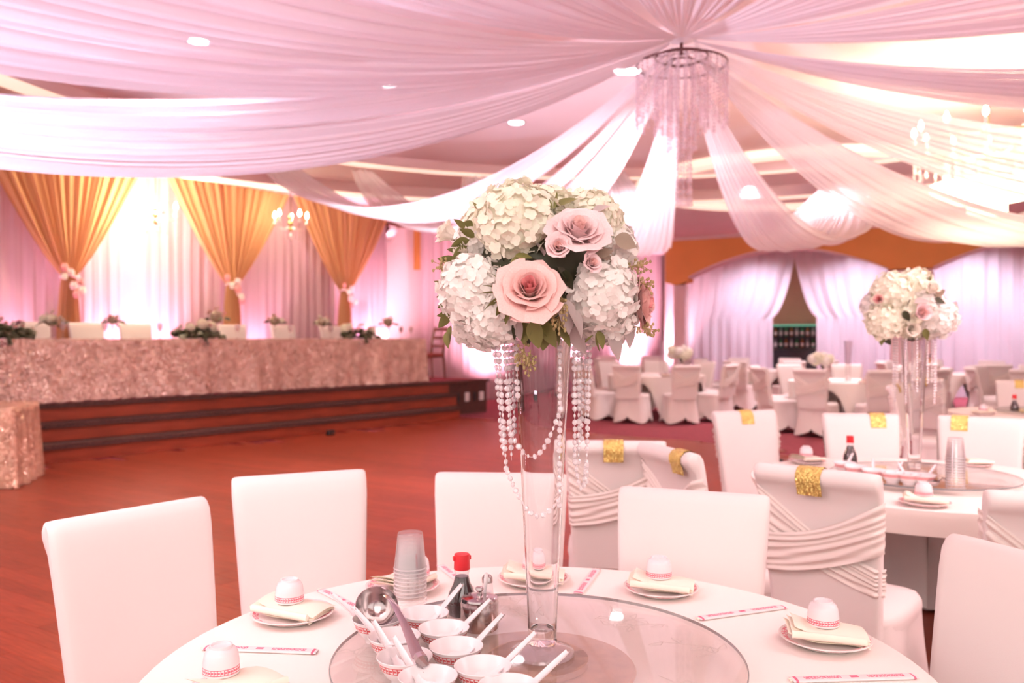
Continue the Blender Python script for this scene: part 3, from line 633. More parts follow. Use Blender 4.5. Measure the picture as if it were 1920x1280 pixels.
for i in range(12):
    a = 2 * PI * i / 12; x, y = 0.62 * math.cos(a), 0.62 * math.sin(a)
    MB().tube([(0.02 * math.cos(a), 0.02 * math.sin(a), 0.55), (x * 0.5, y * 0.5, 0.52), (x * 0.9, y * 0.9, 0.60), (x, y, 0.68)], 0.010, 6).build('arm', BRASS, bc)
    cd = MB().lathe([(0.03, 0.0), (0.035, 0.012), (0.014, 0.016), (0.014, 0.10)], 10, (x, y, 0.68)).build('candle', WHITE_PL, bc)
    MB().lathe([(0.001, 0.10), (0.020, 0.125), (0.024, 0.15), (0.010, 0.19), (0.001, 0.205)], 10, (x, y, 0.68)).build('bulb', BULB, cd)
for i in range(30):
    a = 2 * PI * i / 30; put(cs_[(0.22, 0.34)[i % 2]], 'crystal_string', bc, (0.62 * math.cos(a), 0.62 * math.sin(a), 0.65))
for i in range(20):
    a = 2 * PI * i / 20; put(cs_[0.22], 'crystal_string', bc, (0.36 * math.cos(a), 0.36 * math.sin(a), 0.56))
point_light('bowl_chandelier_glow', (gx, gy, 2.56 + 0.45), 210, (1.0, 0.74, 0.48), 0.25)

# ------------------------------------------------------------------ two small candle chandeliers before the backdrop
def small_chandelier(xx, yy, label, power, bulb):
    n_ = 1.05; t = t_of(xx, n_); x0, y0, _ = SL(t, n_, 0); z = EYE + (YH - yy) * y0 / F
    o = thing('candle_chandelier', label, 'chandelier', (x0, y0, z - 0.30), 0.0, 'small candle chandeliers over the long table')
    MB().tube([(0, 0, 0.34), (0, 0, CEIL_Z - z + 0.298)], 0.008, 6).build('cord', CHAIN_M, o)
    MB().lathe([(0.01, 0.10), (0.035, 0.14), (0.02, 0.18), (0.045, 0.24), (0.02, 0.30), (0.05, 0.33), (0.012, 0.40)], 12).build('stem', BRASS, o)
    MB().lathe([(0.001, -0.02), (0.035, 0.0), (0.045, 0.03), (0.02, 0.065), (0.006, 0.10)], 10).build('drop', CRYSTAL_FAR, o)
    for i in range(5):
        a = 2 * PI * i / 5 + 0.5; c, s = math.cos(a), math.sin(a)
        MB().tube([(0.02 * c, 0.02 * s, 0.20), (0.12 * c, 0.12 * s, 0.13), (0.24 * c, 0.24 * s, 0.17), (0.27 * c, 0.27 * s, 0.24)], 0.008, 6).build('arm', CRYSTAL_FAR, o)
        cd = MB().lathe([(0.035, 0.0), (0.04, 0.01), (0.013, 0.015), (0.013, 0.09)], 10, (0.27 * c, 0.27 * s, 0.24)).build('candle', WHITE_PL, o)
        MB().lathe([(0.001, 0.09), (0.022, 0.115), (0.026, 0.14), (0.010, 0.185), (0.001, 0.20)], 10, (0.27 * c, 0.27 * s, 0.24)).build('bulb', bulb, cd)
        put(strg[0.42], 'crystal_string', o, (0.15 * c, 0.15 * s, 0.16)).scale = (1, 1, 0.45)
    point_light('candle_chandelier_glow', (x0, y0, z + 0.1), power, (1.0, 0.80, 0.52), 0.2)
small_chandelier(292, 395, 'brightest small candle chandelier glaring between the two left gold drapes', 100, BULB_HOT)
small_chandelier(545, 412, 'small candle chandelier hanging between the middle and rightmost gold drapes', 16, BULB)

# ------------------------------------------------------------------ recessed downlights
spots = [(373, 78, 'recessed downlight shining through the swags at the upper left'), (733, 165, 'recessed downlight shining through the swags left of centre'), (968, 230, 'recessed downlight above the left side of the tall bouquet'), (1168, 134, 'left one of the close pair of downlights beside the bead chandelier'), (1184, 134, 'right one of the close pair of downlights beside the bead chandelier'),
         (1293, 321, 'recessed downlight seen behind the lower strings of the bead chandelier'), (1405, 352, 'recessed downlight shining through the swag before the left arch'), (1575, 303, 'recessed downlight shining through the wide swag left of the lit bowl chandelier'), (1657, 358, 'recessed downlight shining through the wide swag below left of the lit bowl chandelier'), (1578, 388, 'recessed downlight just above the ochre arcade wall'), (1155, 285, 'recessed downlight showing dimly behind the swag right of the tall bouquet top')]
rim_m = MB().lathe([(0.105, -0.012), (0.115, -0.004), (0.115, 0.0), (0.085, 0.0), (0.085, -0.010)], 20, capb=False, capt=False).mesh('trim_ring', WHITE_PL); len_m = MB().lathe([(0.001, -0.006), (0.05, -0.010), (0.084, -0.006)], 20, capt=False).mesh('lens', SPOT_LENS)
for xx, yy, lab in spots:
    D = F * (CEIL_Z - 0.1 - EYE) / (YH - yy); o = thing('recessed_downlight', lab, 'downlight', ((xx - 960) / F * D * 1.04, D * 1.04, CEIL_Z), 0, 'recessed ceiling downlights')
    put(rim_m, 'trim_ring', o); put(len_m, 'lens', o)
    spot_light('downlight_beam', (o.location.x, o.location.y, CEIL_Z - 0.03), (o.location.x, o.location.y, 0), 75 if 900 < xx < 1300 else 250, (1.0, 0.75, 0.82), 130, 0.8, 0.08)

# unseen lavender LED wash lamps added to light the underside of the swags
def wash_lamp(label, loc, aim, power, color):
    o = thing('added_wash_lamp', label, 'wash lamp', loc, face_to(loc, aim), 'added LED wash lamps on the floor')
    MB().box((0, 0, 0.02), (0.24, 0.20, 0.04), bev=0.008).build('base', BLACK, o, smooth=False)
    MB().tube([(0, -0.03, 0.05), (0, 0.06, 0.22)], 0.09, 16).build('can', BLACK, o)
    MB().tube([(0, 0.062, 0.222), (0, 0.064, 0.226)], 0.08, 16).build('lens', UPLENS, o)
    d = (Vector(aim) - Vector(loc)).normalized(); p = Vector(loc) + Vector((0, 0, 0.28)) + d * 0.08
    spot_light('added_wash_beam', tuple(p), aim, power, color, 75, 0.9, 0.06)
wash_lamp('assumed LED wash lamp on the floor beyond the left edge of the frame', (-6.2, 5.6, 0.0085), (-2.6, 6.2, 3.2), 1500, (0.78, 0.76, 1.0))  # unseen lamp, assumed from the lilac light on the swags
wash_lamp('added LED wash lamp on the floor left of the camera, out of the frame', (-4.4, 2.4, 0.0085), (-1.6, 5.6, 3.3), 600, (0.86, 0.76, 1.0))  # second unseen lamp added for brighter swags on the left
wash_lamp('added LED wash lamp on the floor hidden behind the second table chairs', (2.9, 9.6, 0.0085), (1.6, 9.2, 3.0), 15, (0.92, 0.76, 1.0))  # unseen lamp added for more light on the ceiling and swags
for a, w_ in ((1.5, 'at the left end'), (4.0, 'above the tied curtains'), (6.5, 'behind the middle pier'), (9.0, 'above the right arch')):  # unseen downlights added to brighten the curtains behind the arches
    q = FL(a, 1.2, CEIL_Z); o = thing('recessed_downlight', 'added downlight hidden behind the ochre arcade ' + w_, 'downlight', q, 0, 'added downlights behind the arcade'); put(rim_m, 'trim_ring', o); put(len_m, 'lens', o)
    spot_light('downlight_beam', (q[0], q[1], CEIL_Z - 0.03), FL(a, 2.0, 0.0), 450, (0.94, 0.80, 1.0), 130, 0.8, 0.08)
# ------------------------------------------------------------------ chairs in white stretch covers
CH_PROF = [(-0.165, 0.40), (-0.185, 0.52), (-0.212, 0.68), (-0.238, 0.82), (-0.252, 0.89), (-0.262, 0.930), (-0.278, 0.952), (-0.300, 0.960), (-0.322, 0.955), (-0.338, 0.938), (-0.338, 0.918), (-0.322, 0.900), (-0.304, 0.880),
           (-0.290, 0.82), (-0.268, 0.68), (-0.248, 0.52), (-0.238, 0.40)]
def prof_y(z, side):
    """y of the front (0) or rear (1) face of the back at height z."""
    P = CH_PROF[:6] if side == 0 else list(reversed(CH_PROF[12:]))
    for (y0, z0), (y1, z1) in zip(P, P[1:]):
        if z0 <= z <= z1: return y0 + (y1 - y0) * (z - z0) / (z1 - z0)
    return P[0][0] if z < P[0][1] else P[-1][0]
def half_w(z): return 0.182 + 0.030 * max(0.0, min(1.0, (z - 0.40) / 0.5))
def back_mesh():
    m = MB(); n = len(CH_PROF); xs = [-1, -0.985, -0.95, -0.86, -0.6, -0.2, 0.2, 0.6, 0.86, 0.95, 0.985, 1]
    cen = [(-0.2015 - 0.16 * (z - 0.40), z) for _, z in CH_PROF]
    b = 0
    for x in xs:
        k = (1 - abs(x) ** 30) ** 0.5 if abs(x) < 1 else 0.0
        k = 0.15 + 0.85 * k
        for (y, z), (cy, cz) in zip(CH_PROF, cen): m.v.append((x * half_w(z), cy + (y - cy) * k, z - (1 - k) * (0.012 if z > 0.93 else 0)))
    for i in range(len(xs) - 1):
        for j in range(n): k2 = (j + 1) % n; m.f.append((i * n + j, i * n + k2, (i + 1) * n + k2, (i + 1) * n + j))
    m.f.append(tuple(range(n))); e = (len(xs) - 1) * n; m.f.append(tuple(e + i for i in reversed(range(n)))); return m.mesh('backrest', W_CLOTH, sharp=60)
def rr(a, hx, hy, p=5.0):
    c, s = math.cos(a), math.sin(a); k = (abs(c) ** p + abs(s) ** p) ** (-1 / p); return hx * k * c, hy * k * s
def seat_mesh():
    m = MB(); lv = [(0.0, 0.40), (1.0, 0.40), (1.03, 0.43), (1.02, 0.455), (0.96, 0.472), (0.6, 0.48), (0.0, 0.482)]
    m.grid(lambda u, v: (lambda q, L: (q[0] * L[0], q[1] * L[0] + 0.02, L[1]))(rr(2 * PI * u, 0.205, 0.215), lv[int(round(v * 6))]), 32, 6, cu=True); return m.mesh('seat', W_CLOTH, sharp=70)
def skirt_mesh():
    m = MB()
    def fn(u, v):
        a = 2 * PI * u; hx, hy = 0.205 + 0.045 * v ** 1.5, 0.215 + 0.045 * v ** 1.5; x, y = rr(a, hx, hy, 6.0)
        ar = abs(math.sin(2 * a)) ** 0.7 if True else 0; hem = 0.012 + 0.10 * (1 - ar) ** 0.8; z = 0.44 + (hem - 0.44) * v
        pinch = 1 - 0.10 * (1 - ar) * math.sin(PI * v) ; return (x * pinch, y * pinch + 0.02, z)
    m.grid(fn, 64, 10, cu=True); return m.mesh('skirt', W_CLOTH, sharp=80)
def leg_mesh(): return MB().lathe([(0.012, 0.0), (0.014, 0.01), (0.016, 0.40)], 8).mesh('leg', BLACK)
def sash_mesh(kind):
    m = MB(); w = 0.203
    if kind == 0: L0, L1, R0, R1, off = 0.73, 0.90, 0.545, 0.64, 0.005
    else: L0, L1, R0, R1, off = 0.585, 0.715, 0.695, 0.865, 0.021
    def fn(u, v):
        x = -w * 1.03 + 2.06 * w * u; lo = L0 + (R0 - L0) * u; hi = L1 + (R1 - L1) * u; lo -= 0.02 * math.sin(PI * u); hi -= 0.035 * math.sin(PI * u)
        z = lo + (hi - lo) * v; f = 0.0050 * (math.sin(v * 11 * PI + 2.2 * math.sin(3 * u + 6 * v)) + 0.6 * math.sin(v * 23 + 5 * u)); y = prof_y(min(z, 0.88), 1) - off - f
        e = abs(2 * u - 1); y += (0.05 * ((e - 0.93) / 0.07) ** 2 if e > 0.93 else 0); k = half_w(z) / 0.203
        return (x * k, y, z)
    m.grid(fn, 26, 48); return m.mesh('sash', SASH, sharp=180)
def band_mesh():
    m = MB(); P = [(-0.249, 0.885), (-0.258, 0.933), (-0.276, 0.957), (-0.300, 0.965), (-0.324, 0.960), (-0.342, 0.940), (-0.342, 0.917), (-0.332, 0.898), (-0.326, 0.872)]
    m.grid(lambda u, v: (-0.042 + 0.084 * u, P[int(round(v * 8))][0], P[int(round(v * 8))][1]), 4, 8); m.grid(lambda u, v: (-0.042 + 0.084 * (1 - u), P[int(round(v * 8))][0] + 0.002, P[int(round(v * 8))][1] - 0.003), 4, 8); return m.mesh('rhinestone_band', GOLD_BAND, sharp=60)
CM = dict(back=back_mesh(), seat=seat_mesh(), skirt=skirt_mesh(), leg=leg_mesh(), s0=sash_mesh(0), s1=sash_mesh(1), band=band_mesh())
def make_chair(label, loc, rz, group, sash=True, band=True, bx=0.0, scale=None):
    o = thing('banquet_chair', label, 'chair', (loc[0], loc[1], 0.0085 if loc[2:] == () else loc[2]), rz, group)
    put(CM['back'], 'backrest', o); put(CM['seat'], 'seat', o); put(CM['skirt'], 'skirt', o)
    for sx in (-1, 1):
        for sy in (-1, 1): put(CM['leg'], 'leg', o, (sx * 0.160, sy * 0.168 + 0.02, 0))
    if sash: put(CM['s0'], 'sash', o); put(CM['s1'], 'sash', o)
    if band: put(CM['band'], 'rhinestone_band', o, (bx, 0, 0))
    if scale: o.scale = scale
    return o
def chair_at(mid, fdir, label, group, **kw):
    """A chair whose top rail stands over mid and that faces along fdir."""
    f = Vector(fdir).normalized(); p = Vector(mid) + f * 0.29; return make_chair(label, (p.x, p.y), math.atan2(-f.x, f.y), group, **kw)
G1 = 'white covered chairs round the near table'
chair_at((-0.965, 2.17), (0.80, -0.60), 'white covered chair at the near table, leftmost, turned sideways on the wooden floor', G1, sash=False, band=False)
chair_at((-0.676, 2.73), (0.42, -0.91), 'white covered chair at the near table, second from the left, behind the plastic cup stack', G1, sash=False, band=False)
chair_at((-0.036, 2.735), (-0.076, -0.997), 'white covered chair at the near table standing behind the tall glass vase', G1, sash=False, band=False)
chair_at((0.51, 2.415), (-0.37, -0.93), 'white covered chair at the near table just right of the tall glass vase', G1, sash=False, band=False)
chair_at((1.045, 1.70), (-0.93, -0.36), 'white covered chair at the near table cut by the right edge', G1, sash=False, band=False)
G2 = 'white chairs round the second table'
chair_at((1.017, 2.85), (0.66, 0.75), 'white chair with crossed sash and gold band, back to us, left of the second table', G2, bx=-0.01)
chair_at((0.44, 3.62), (0.10, 0.99), 'white chair with crossed sash seen from behind, partly hidden by the tall vase', G2, bx=-0.01)
chair_at((0.63, 3.40), (0.94, 0.34), 'white chair with gold band seen from its side, nearest right of the tall vase', G2, bx=0.12)
chair_at((1.56, 2.40), (0.25, 0.97), 'white chair with dusky back at the right edge, in front of the second table', G2)
chair_at((1.39, 5.10), (0.30, -0.95), 'white chair facing us beyond the second table, leftmost with a gold band', G2, bx=0.0)
chair_at((2.00, 4.90), (-0.10, -0.99), 'white chair facing us beyond the second table, left of the second tall bouquet', G2, bx=-0.09)
chair_at((2.57, 4.68), (-0.55, -0.83), 'white chair facing us beyond the second table, behind its stack of cups', G2, bx=0.10)

# ------------------------------------------------------------------ round tables
TT = 0.752
def round_table(c, label, R=0.755, group=None, ph=0.3, legs=True):
    o = thing('round_table', label, 'table', (c[0], c[1], 0.0085), 0, group); z = TT - 0.0085
    MB().lathe([(0.0, z - 0.028), (R - 0.012, z - 0.028), (R - 0.008, z - 0.016), (R - 0.012, z - 0.006), (0, z - 0.006)], 48).build('tabletop', DARKWOOD, o)
    m = MB()
    def fn(u, v):
        a = 2 * PI * u
        if v <= 0.5: r = R * v / 0.5; return (r * math.cos(a), r * math.sin(a), z)
        k = (v - 0.5) / 0.5; drop = (0.105 + 0.62 * abs(math.cos(2 * (a + ph))) ** 9) * k; r = R + 0.006 * math.sin(min(1, 4 * k) * PI / 2) - 0.05 * k * (1 - abs(math.cos(2 * (a + ph))) ** 4) - 0.02 * k
        return (r * math.cos(a), r * math.sin(a), z - 0.003 - drop)
    m.grid(fn, 96, 16, cu=True); m.build('cloth', W_TABLE, o, sharp=50)
    for k in range(4):
        a = k * PI / 2 - ph; MB().tube([(0.70 * R * math.cos(a), 0.70 * R * math.sin(a), z - 0.03), (0.90 * R * math.cos(a), 0.90 * R * math.sin(a), 0.0)], 0.018, 8).build('leg', DARKWOOD, o)
    return o
T1, T2, T3 = (0.050, 1.67), (1.87, 3.88), (4.6, 7.35)
round_table(T1, 'large round table with a white cloth in the foreground', ph=0.9)
round_table(T2, 'round table with a white stretch cloth, second from the front on the right', ph=1.24)
round_table(T3, 'round white table at the right edge beyond the second table', ph=0.2)

# ------------------------------------------------------------------ glass turntables
SUS_Z = 0.784
ETC = MB()
random.seed(21)
def etched(m):
    for k in range(13):
        a0 = 2 * PI * k / 13 + random.uniform(-0.1, 0.1); r0 = random.uniform(0.26, 0.33); sp = random.choice((-1, 1))
        pts = []
        for i in range(12):
            t = i / 11; a = a0 + sp * 0.32 * t; r = r0 + 0.05 * math.sin(PI * 1.5 * t + k); pts.append((r * math.cos(a), r * math.sin(a), 0))
        m.tube(pts, 0.0012, 4)
        for i in range(2, 11, 2):
            p = Vector(pts[i]); d = (Vector(pts[min(i + 1, 11)]) - Vector(pts[i - 1])).normalized(); n = Vector((-d.y, d.x, 0)) * (1 if i % 4 else -1)
            q = p + n * 0.03 + d * 0.02; mid = p + n * 0.02; m.tube([p, mid + d * 0.016, q], 0.0010, 4); m.tube([p, mid - d * 0.002, q], 0.0010, 4)
    return m
etch_mesh = etched(ETC).mesh('etching', ETCH)
def turntable(c, label):
    o = thing('glass_turntable', label, 'turntable', (c[0], c[1], TT))
    MB().lathe([(0.0, 0.0), (0.19, 0.0), (0.192, 0.004), (0.188, 0.010), (0.0, 0.012)], 64).build('base_plate', BRONZE, o)
    MB().lathe([(0.10, 0.012), (0.10, 0.024)], 32).build('bearing', BRONZE, o)
    MB().lathe([(0.0, 0.024), (0.398, 0.024), (0.398, 0.032), (0.0, 0.032)], 96, capb=False, capt=False).build('glass_plate', GLASS_T, o, smooth=True, sharp=30)
    MB().lathe([(0.3982, 0.0245), (0.400, 0.026), (0.400, 0.030), (0.3982, 0.0315)], 96, capb=False, capt=False).build('edge', GLASS_EDGE, o)
    put(etch_mesh, 'etching', o, (0, 0, 0.0326)).scale = (1, 1, 0.3)
    return o
turntable(T1, 'etched glass turntable in the middle of the near table')
turntable(T2, 'glass turntable on the second table under its bowls and cups')
turntable(T3, 'glass turntable on the round table at the right edge')

# ------------------------------------------------------------------ far dining tables and chairs
FT = [((2.55, 15.1), 'far round table behind the chair row between the two vases, nearest the stage'), ((5.1, 13.0), 'far round table behind the sashed chair row below the bar shelf'), ((5.2, 17.6), 'farthest round table under the left arch'), ((8.3, 12.6), 'far round table at the right edge of the dining side'), ((8.2, 15.6), 'farthest round table under the right arch'), ((2.7, 19.8), 'farthest round table beside the ochre arcade pier')]
PLACES = {8: ['back to us, right of two', 'sideways at right front', 'sideways at right rear', 'facing us, right of two', 'facing us, left of two', 'sideways at left rear', 'sideways at left front', 'back to us, left of two'],
          9: ['back to us, right of two', 'sideways at right front', 'sideways at the right', 'facing us, rightmost of three', 'facing us, middle of three', 'facing us, leftmost of three', 'sideways at the left', 'sideways at left front', 'back to us, left of two']}
TNAME = ['the far table nearest the stage', 'the far table below the bar', 'the farthest table under the left arch', 'the far table at the right edge', 'the farthest table under the right arch', 'the farthest table by the pier']
for ti, (c, lab) in enumerate(FT):
    round_table(c, lab, R=0.85, ph=0.2 * ti)
    n = 9 if ti < 2 else 8
    a_cam = math.atan2(-c[1], -c[0])
    for k in range(n):
        a = a_cam + (k + 0.5) * 2 * PI / n; r = 1.40; f = (-math.cos(a), -math.sin(a)); dsee = math.cos(a - a_cam)
        side = math.sin(a - a_cam)
        where = (PLACES[n][k])
        chair_at((c[0] + r * math.cos(a), c[1] + r * math.sin(a)), f, 'white chair at %s, %s' % (TNAME[ti], where), 'chairs of %s' % TNAME[ti], band=False, scale=(1.14, 1.0, 1.0))
for mid, f, lab in (((4.50, 9.30), (0.8, 0.6), 'white sashed chair with rounded shoulders behind the second tall vase'), ((5.20, 8.75), (-0.4, -0.92), 'white chair with a gold band facing us behind the right edge table'), ((3.62, 8.05), (0.8, -0.6), 'white chair at the left side of the right edge table')):
    chair_at(mid, f, lab, 'chairs of the table at the right edge', band=(mid[1] > 8))
# ------------------------------------------------------------------ tableware meshes
random.seed(5)
plate_p = [(0.001, 0.006), (0.05, 0.004), (0.056, 0.0), (0.060, 0.003), (0.088, 0.016), (0.0885, 0.018), (0.086, 0.0185), (0.062, 0.009), (0.05, 0.0075), (0.001, 0.0075)]
PLATE = MB().lathe(plate_p, 48).mesh('dish', PLATE_M)
cup_p = [(0.0325, 0.0), (0.0330, 0.002), (0.0322, 0.020), (0.0300, 0.036), (0.0255, 0.044), (0.0205, 0.046), (0.0200, 0.051), (0.0175, 0.051), (0.0170, 0.047), (0.001, 0.047)]
CUP = MB().lathe(cup_p, 36, capb=False).mesh('cup_body', CUP_M, sharp=50); CUPIN = MB().lathe([(0.0310, 0.0005), (0.0305, 0.02), (0.027, 0.038), (0.001, 0.043)], 24, capb=False).mesh('cup_inside', PORC)
bowl_p = [(0.001, 0.004), (0.020, 0.004), (0.021, 0.0), (0.024, 0.0), (0.0245, 0.006), (0.034, 0.014), (0.043, 0.028), (0.0485, 0.043), (0.0505, 0.0465), (0.0500, 0.0475)]
BOWL = MB().lathe(bowl_p, 40, capt=False).mesh('bowl_body', BOWL_M, sharp=50); BOWLIN = MB().lathe([(0.0500, 0.0475), (0.0475, 0.0455), (0.0405, 0.028), (0.030, 0.014), (0.001, 0.009)], 40, capb=False).mesh('bowl_inside', PORC, sharp=50)
def napkin_layers():
    out = []
    for k in range(3):
        m = MB(); L, Wd = 0.165 - 0.006 * k, 0.105 - 0.004 * k; th = 0.0045; z0 = 0.0045 * k
        def top(u, v, dz, k=k, L=L, Wd=Wd, z0=z0):
            x, y = (u - 0.5) * L + 0.004 * k, (v - 0.5) * Wd + 0.003 * k
            lift = 0.020 * max(0, (0.5 - u) * 2 - 0.25) ** 1.5 + 0.004 * math.sin(PI * v) - 0.010 * max(0, (u - 0.5) * 2 - 0.5)
            return (x, y, z0 + dz + lift)
        nu, nv = 14, 6
        def shell(u, v):
            # closed loop over the top, round the fold and back below
            w = v * 2
            e = 0.001 < u < 0.999
            if w <= 1: return top(u, w, th if e and 0.001 < w < 0.999 else th * 0.5)
            return top(u, 2 - w, 0 if e and 1.001 < w < 1.999 else th * 0.5)
        m.grid(shell, nu, 12, cv=True); out.append(m.mesh('fold', NAPKIN_M, sharp=60))
    # the rolled fold along one long side
    m = MB(); m.tube([((i / 10 - 0.5) * 0.15, -0.052, 0.008 + 0.006 * (1 - i / 10)) for i in range(11)], 0.0065, 10); out.append(m.mesh('rolled_edge', NAPKIN_M))
    return out
NAP = napkin_layers()
def setting(pos, table, where, nrz, cup=(0.0, 0.0), has_cup=True, gname=''):
    x, y = pos
    p = thing('dinner_plate', 'pink rimmed white plate %s' % where, 'plate', (x, y, TT + 0.0005), nrz, 'plates on %s' % gname); put(PLATE, 'dish', p)
    n = thing('folded_napkin', 'cream folded napkin %s' % where, 'napkin', (x, y, TT + 0.016), nrz, 'napkins on %s' % gname)
    for q in NAP: put(q, q.name.split('.')[0], n)
    n.scale = (0.98, 1.0, 1.25); p.scale = (1.07, 1.07, 1.0)
    if has_cup:
        c = thing('tea_cup', 'upturned white tea cup %s' % where, 'cup', (x + cup[0], y + cup[1], TT + 0.0385), random.random() * 6, 'tea cups on %s' % gname); put(CUP, 'cup_body', c); put(CUPIN, 'cup_inside', c)
setting(px(548, 1150, 0.765), T1, 'at the left of the near table, before the second chair', -0.35, (-0.010, 0.012), gname='the near table')
setting(px(755, 1098, 0.765), T1, 'behind the near stack of plastic cups', 1.1, (0.035, 0.01), gname='the near table')
setting(px(1000, 1084, 0.765), T1, 'behind the foot of the tall vase on the near table', -0.1, (0.004, 0.0), gname='the near table')
setting(px(1240, 1102, 0.765), T1, 'at the back right of the near table', -0.25, (-0.004, 0.012), gname='the near table')
setting(px(1548, 1196, 0.765), T1, 'at the right of the near table', -0.2, (0.0, 0.012), gname='the near table')
setting(px(440, 1300, 0.765), T1, 'at the lower left edge of the frame', 0.9, (-0.035, 0.03), gname='the near table')

def sleeve(p0, p1, label):
    a, b_ = Vector(p0), Vector(p1); d = b_ - a; L = d.length; m = MB(); hw = 0.0125; hl = 0.122
    o = thing('chopstick_sleeve', label, 'chopstick sleeve', ((a.x + b_.x) / 2, (a.y + b_.y) / 2, TT + 0.0005), math.atan2(d.y, d.x), 'paper chopstick sleeves on the near table')
    m.grid(lambda u, v: ((u - 0.5) * 2 * hl, hw * math.cos(2 * PI * v), 0.0032 + 0.0032 * math.copysign(abs(math.sin(2 * PI * v)) ** 0.6, math.sin(2 * PI * v)) * (1.0 if 0.02 < u < 0.98 else 0.35)), 24, 14, cv=True); m.build('paper', SLEEVE_M, o)
    for s in (-1, 1): MB().tube([(-hl - 0.004, 0.004 * s, 0.0032), (hl - 0.004, 0.004 * s, 0.0032)], 0.0019, 6).build('chopstick', NAPKIN_M, o)
sleeve(px(368, 1217, TT), px(608, 1226, TT), 'pink printed chopstick sleeve at the lower left of the near table')
sleeve(px(592, 1104, TT), px(700, 1158, TT), 'pink printed chopstick sleeve running behind the steel ladle')
sleeve(px(826, 1062, TT), px(880, 1105, TT), 'pink printed chopstick sleeve behind the soy sauce bottle')
sleeve(px(1120, 1068, TT), px(1082, 1118, TT), 'pink printed chopstick sleeve just right of the tall vase')
sleeve(px(1300, 1164, TT), px(1480, 1139, TT), 'pink printed chopstick sleeve right of the glass turntable')
sleeve(px(1468, 1279, TT), px(1735, 1271, TT), 'pink printed chopstick sleeve at the lower right edge of the frame')

# ------------------------------------------------------------------ soup spoons and bowls
def spoon_mesh():
    """Chinese soup spoon: oval bowl at the origin, handle rising along +X."""
    m = MB(); n = 14
    sec = []
    for i in range(n + 1):
        t = i / n; x = -0.022 + 0.142 * t
        if t < 0.34: k = t / 0.34; hw = 0.0165 * math.sqrt(max(0.02, 1 - (2 * k - 0.9) ** 2 * 0.95)); z = 0.004 - 0.006 * math.sin(PI * k); rim = 0.010 * math.sin(PI * min(1, k * 0.95 + 0.05)) + 0.003
        else: k = (t - 0.34) / 0.66; hw = 0.0070 - 0.0022 * k + 0.001 * math.sin(PI * k); z = 0.006 + 0.050 * k; rim = 0.004
        sec.append((x, hw, z, rim))
    def fn(u, v):
        i = int(round(u * n)); x, hw, z, rim = sec[i]; a = v * 2 * PI; s, c = math.sin(a), math.cos(a)
        if s >= 0: return (x, hw * c, z + rim * (1 - abs(s) ** 1.5 * 0.9))
        return (x, hw * c, z + rim * (1 - abs(s) ** 0.7 * 1.0) - 0.0028 * abs(s))
    m.grid(fn, n, 12, cv=True); b = len(m.v); m.f.append(tuple(range(12))); m.f.append(tuple(reversed(range(n * 12, n * 12 + 12)))); return m.mesh('spoon_body', PORC, sharp=70)
SPOON = spoon_mesh()
def bowl(pos, label, group): o = thing('soup_bowl', label, 'bowl', (pos[0], pos[1], SUS_Z + 0.0003), random.random() * 6, group); put(BOWL, 'bowl_body', o); put(BOWLIN, 'bowl_inside', o); return o
def spoon(pos, ang, label, group): o = thing('soup_spoon', label, 'spoon', (pos[0], pos[1], SUS_Z + 0.019), ang, group); put(SPOON, 'spoon_body', o); return o
GB, GS = 'white soup bowls on the near turntable', 'white soup spoons in the near bowls'
RIMZ = SUS_Z + 0.0475
bw = {'A': (707, 1158), 'B': (796, 1148), 'C': (739, 1191), 'D': (832, 1176), 'E': (855, 1210), 'F': (758, 1229), 'G': (905, 1247), 'H': (802, 1266), 'I': (953, 1284)}
bl = {'A': 'white soup bowl holding the steel ladle, farthest left on the turntable', 'B': 'white soup bowl in front of the plastic cup stack', 'C': 'white soup bowl with the ladle handle across it, just before the ladle', 'D': 'white soup bowl left of the steel pot, touching it',
      'E': 'white soup bowl in the right row, second nearest the steel pot', 'F': 'white soup bowl under the tip of the ladle handle', 'G': 'white soup bowl nearest the foot of the tall vase', 'H': 'white soup bowl at the lower edge of the frame in the left row', 'I': 'white soup bowl at the lower edge of the frame below the vase foot'}
BP = {k: px(x, y, RIMZ) for k, (x, y) in bw.items()}
for k in bw: bowl(BP[k], bl[k], GB)
for k, ang, lab in (('B', 0.95, 'white soup spoon in the bowl before the cup stack, its handle towards the soy bottle'), ('D', 0.75, 'white soup spoon pointing at the steel pot from the bowl beside it'), ('E', 0.80, 'white soup spoon pointing below the steel pot, second in the right row'), ('G', 0.70, 'white soup spoon pointing at the foot of the tall vase'),
                    ('C', 2.45, 'white soup spoon leaning left out of the bowl just before the ladle'), ('F', 2.2, 'white soup spoon leaning left from under the ladle handle tip'), ('H', 2.2, 'white soup spoon leaning left from the bowl at the lower edge'), ('A', 2.6, 'white soup spoon leaning left beside the steel ladle'), ('I', 0.6, 'white soup spoon in the bowl below the vase foot at the lower edge')):
    p = Vector(BP[k]) + Vector((math.cos(ang), math.sin(ang))) * 0.004; spoon((p.x, p.y), ang, lab, GS)

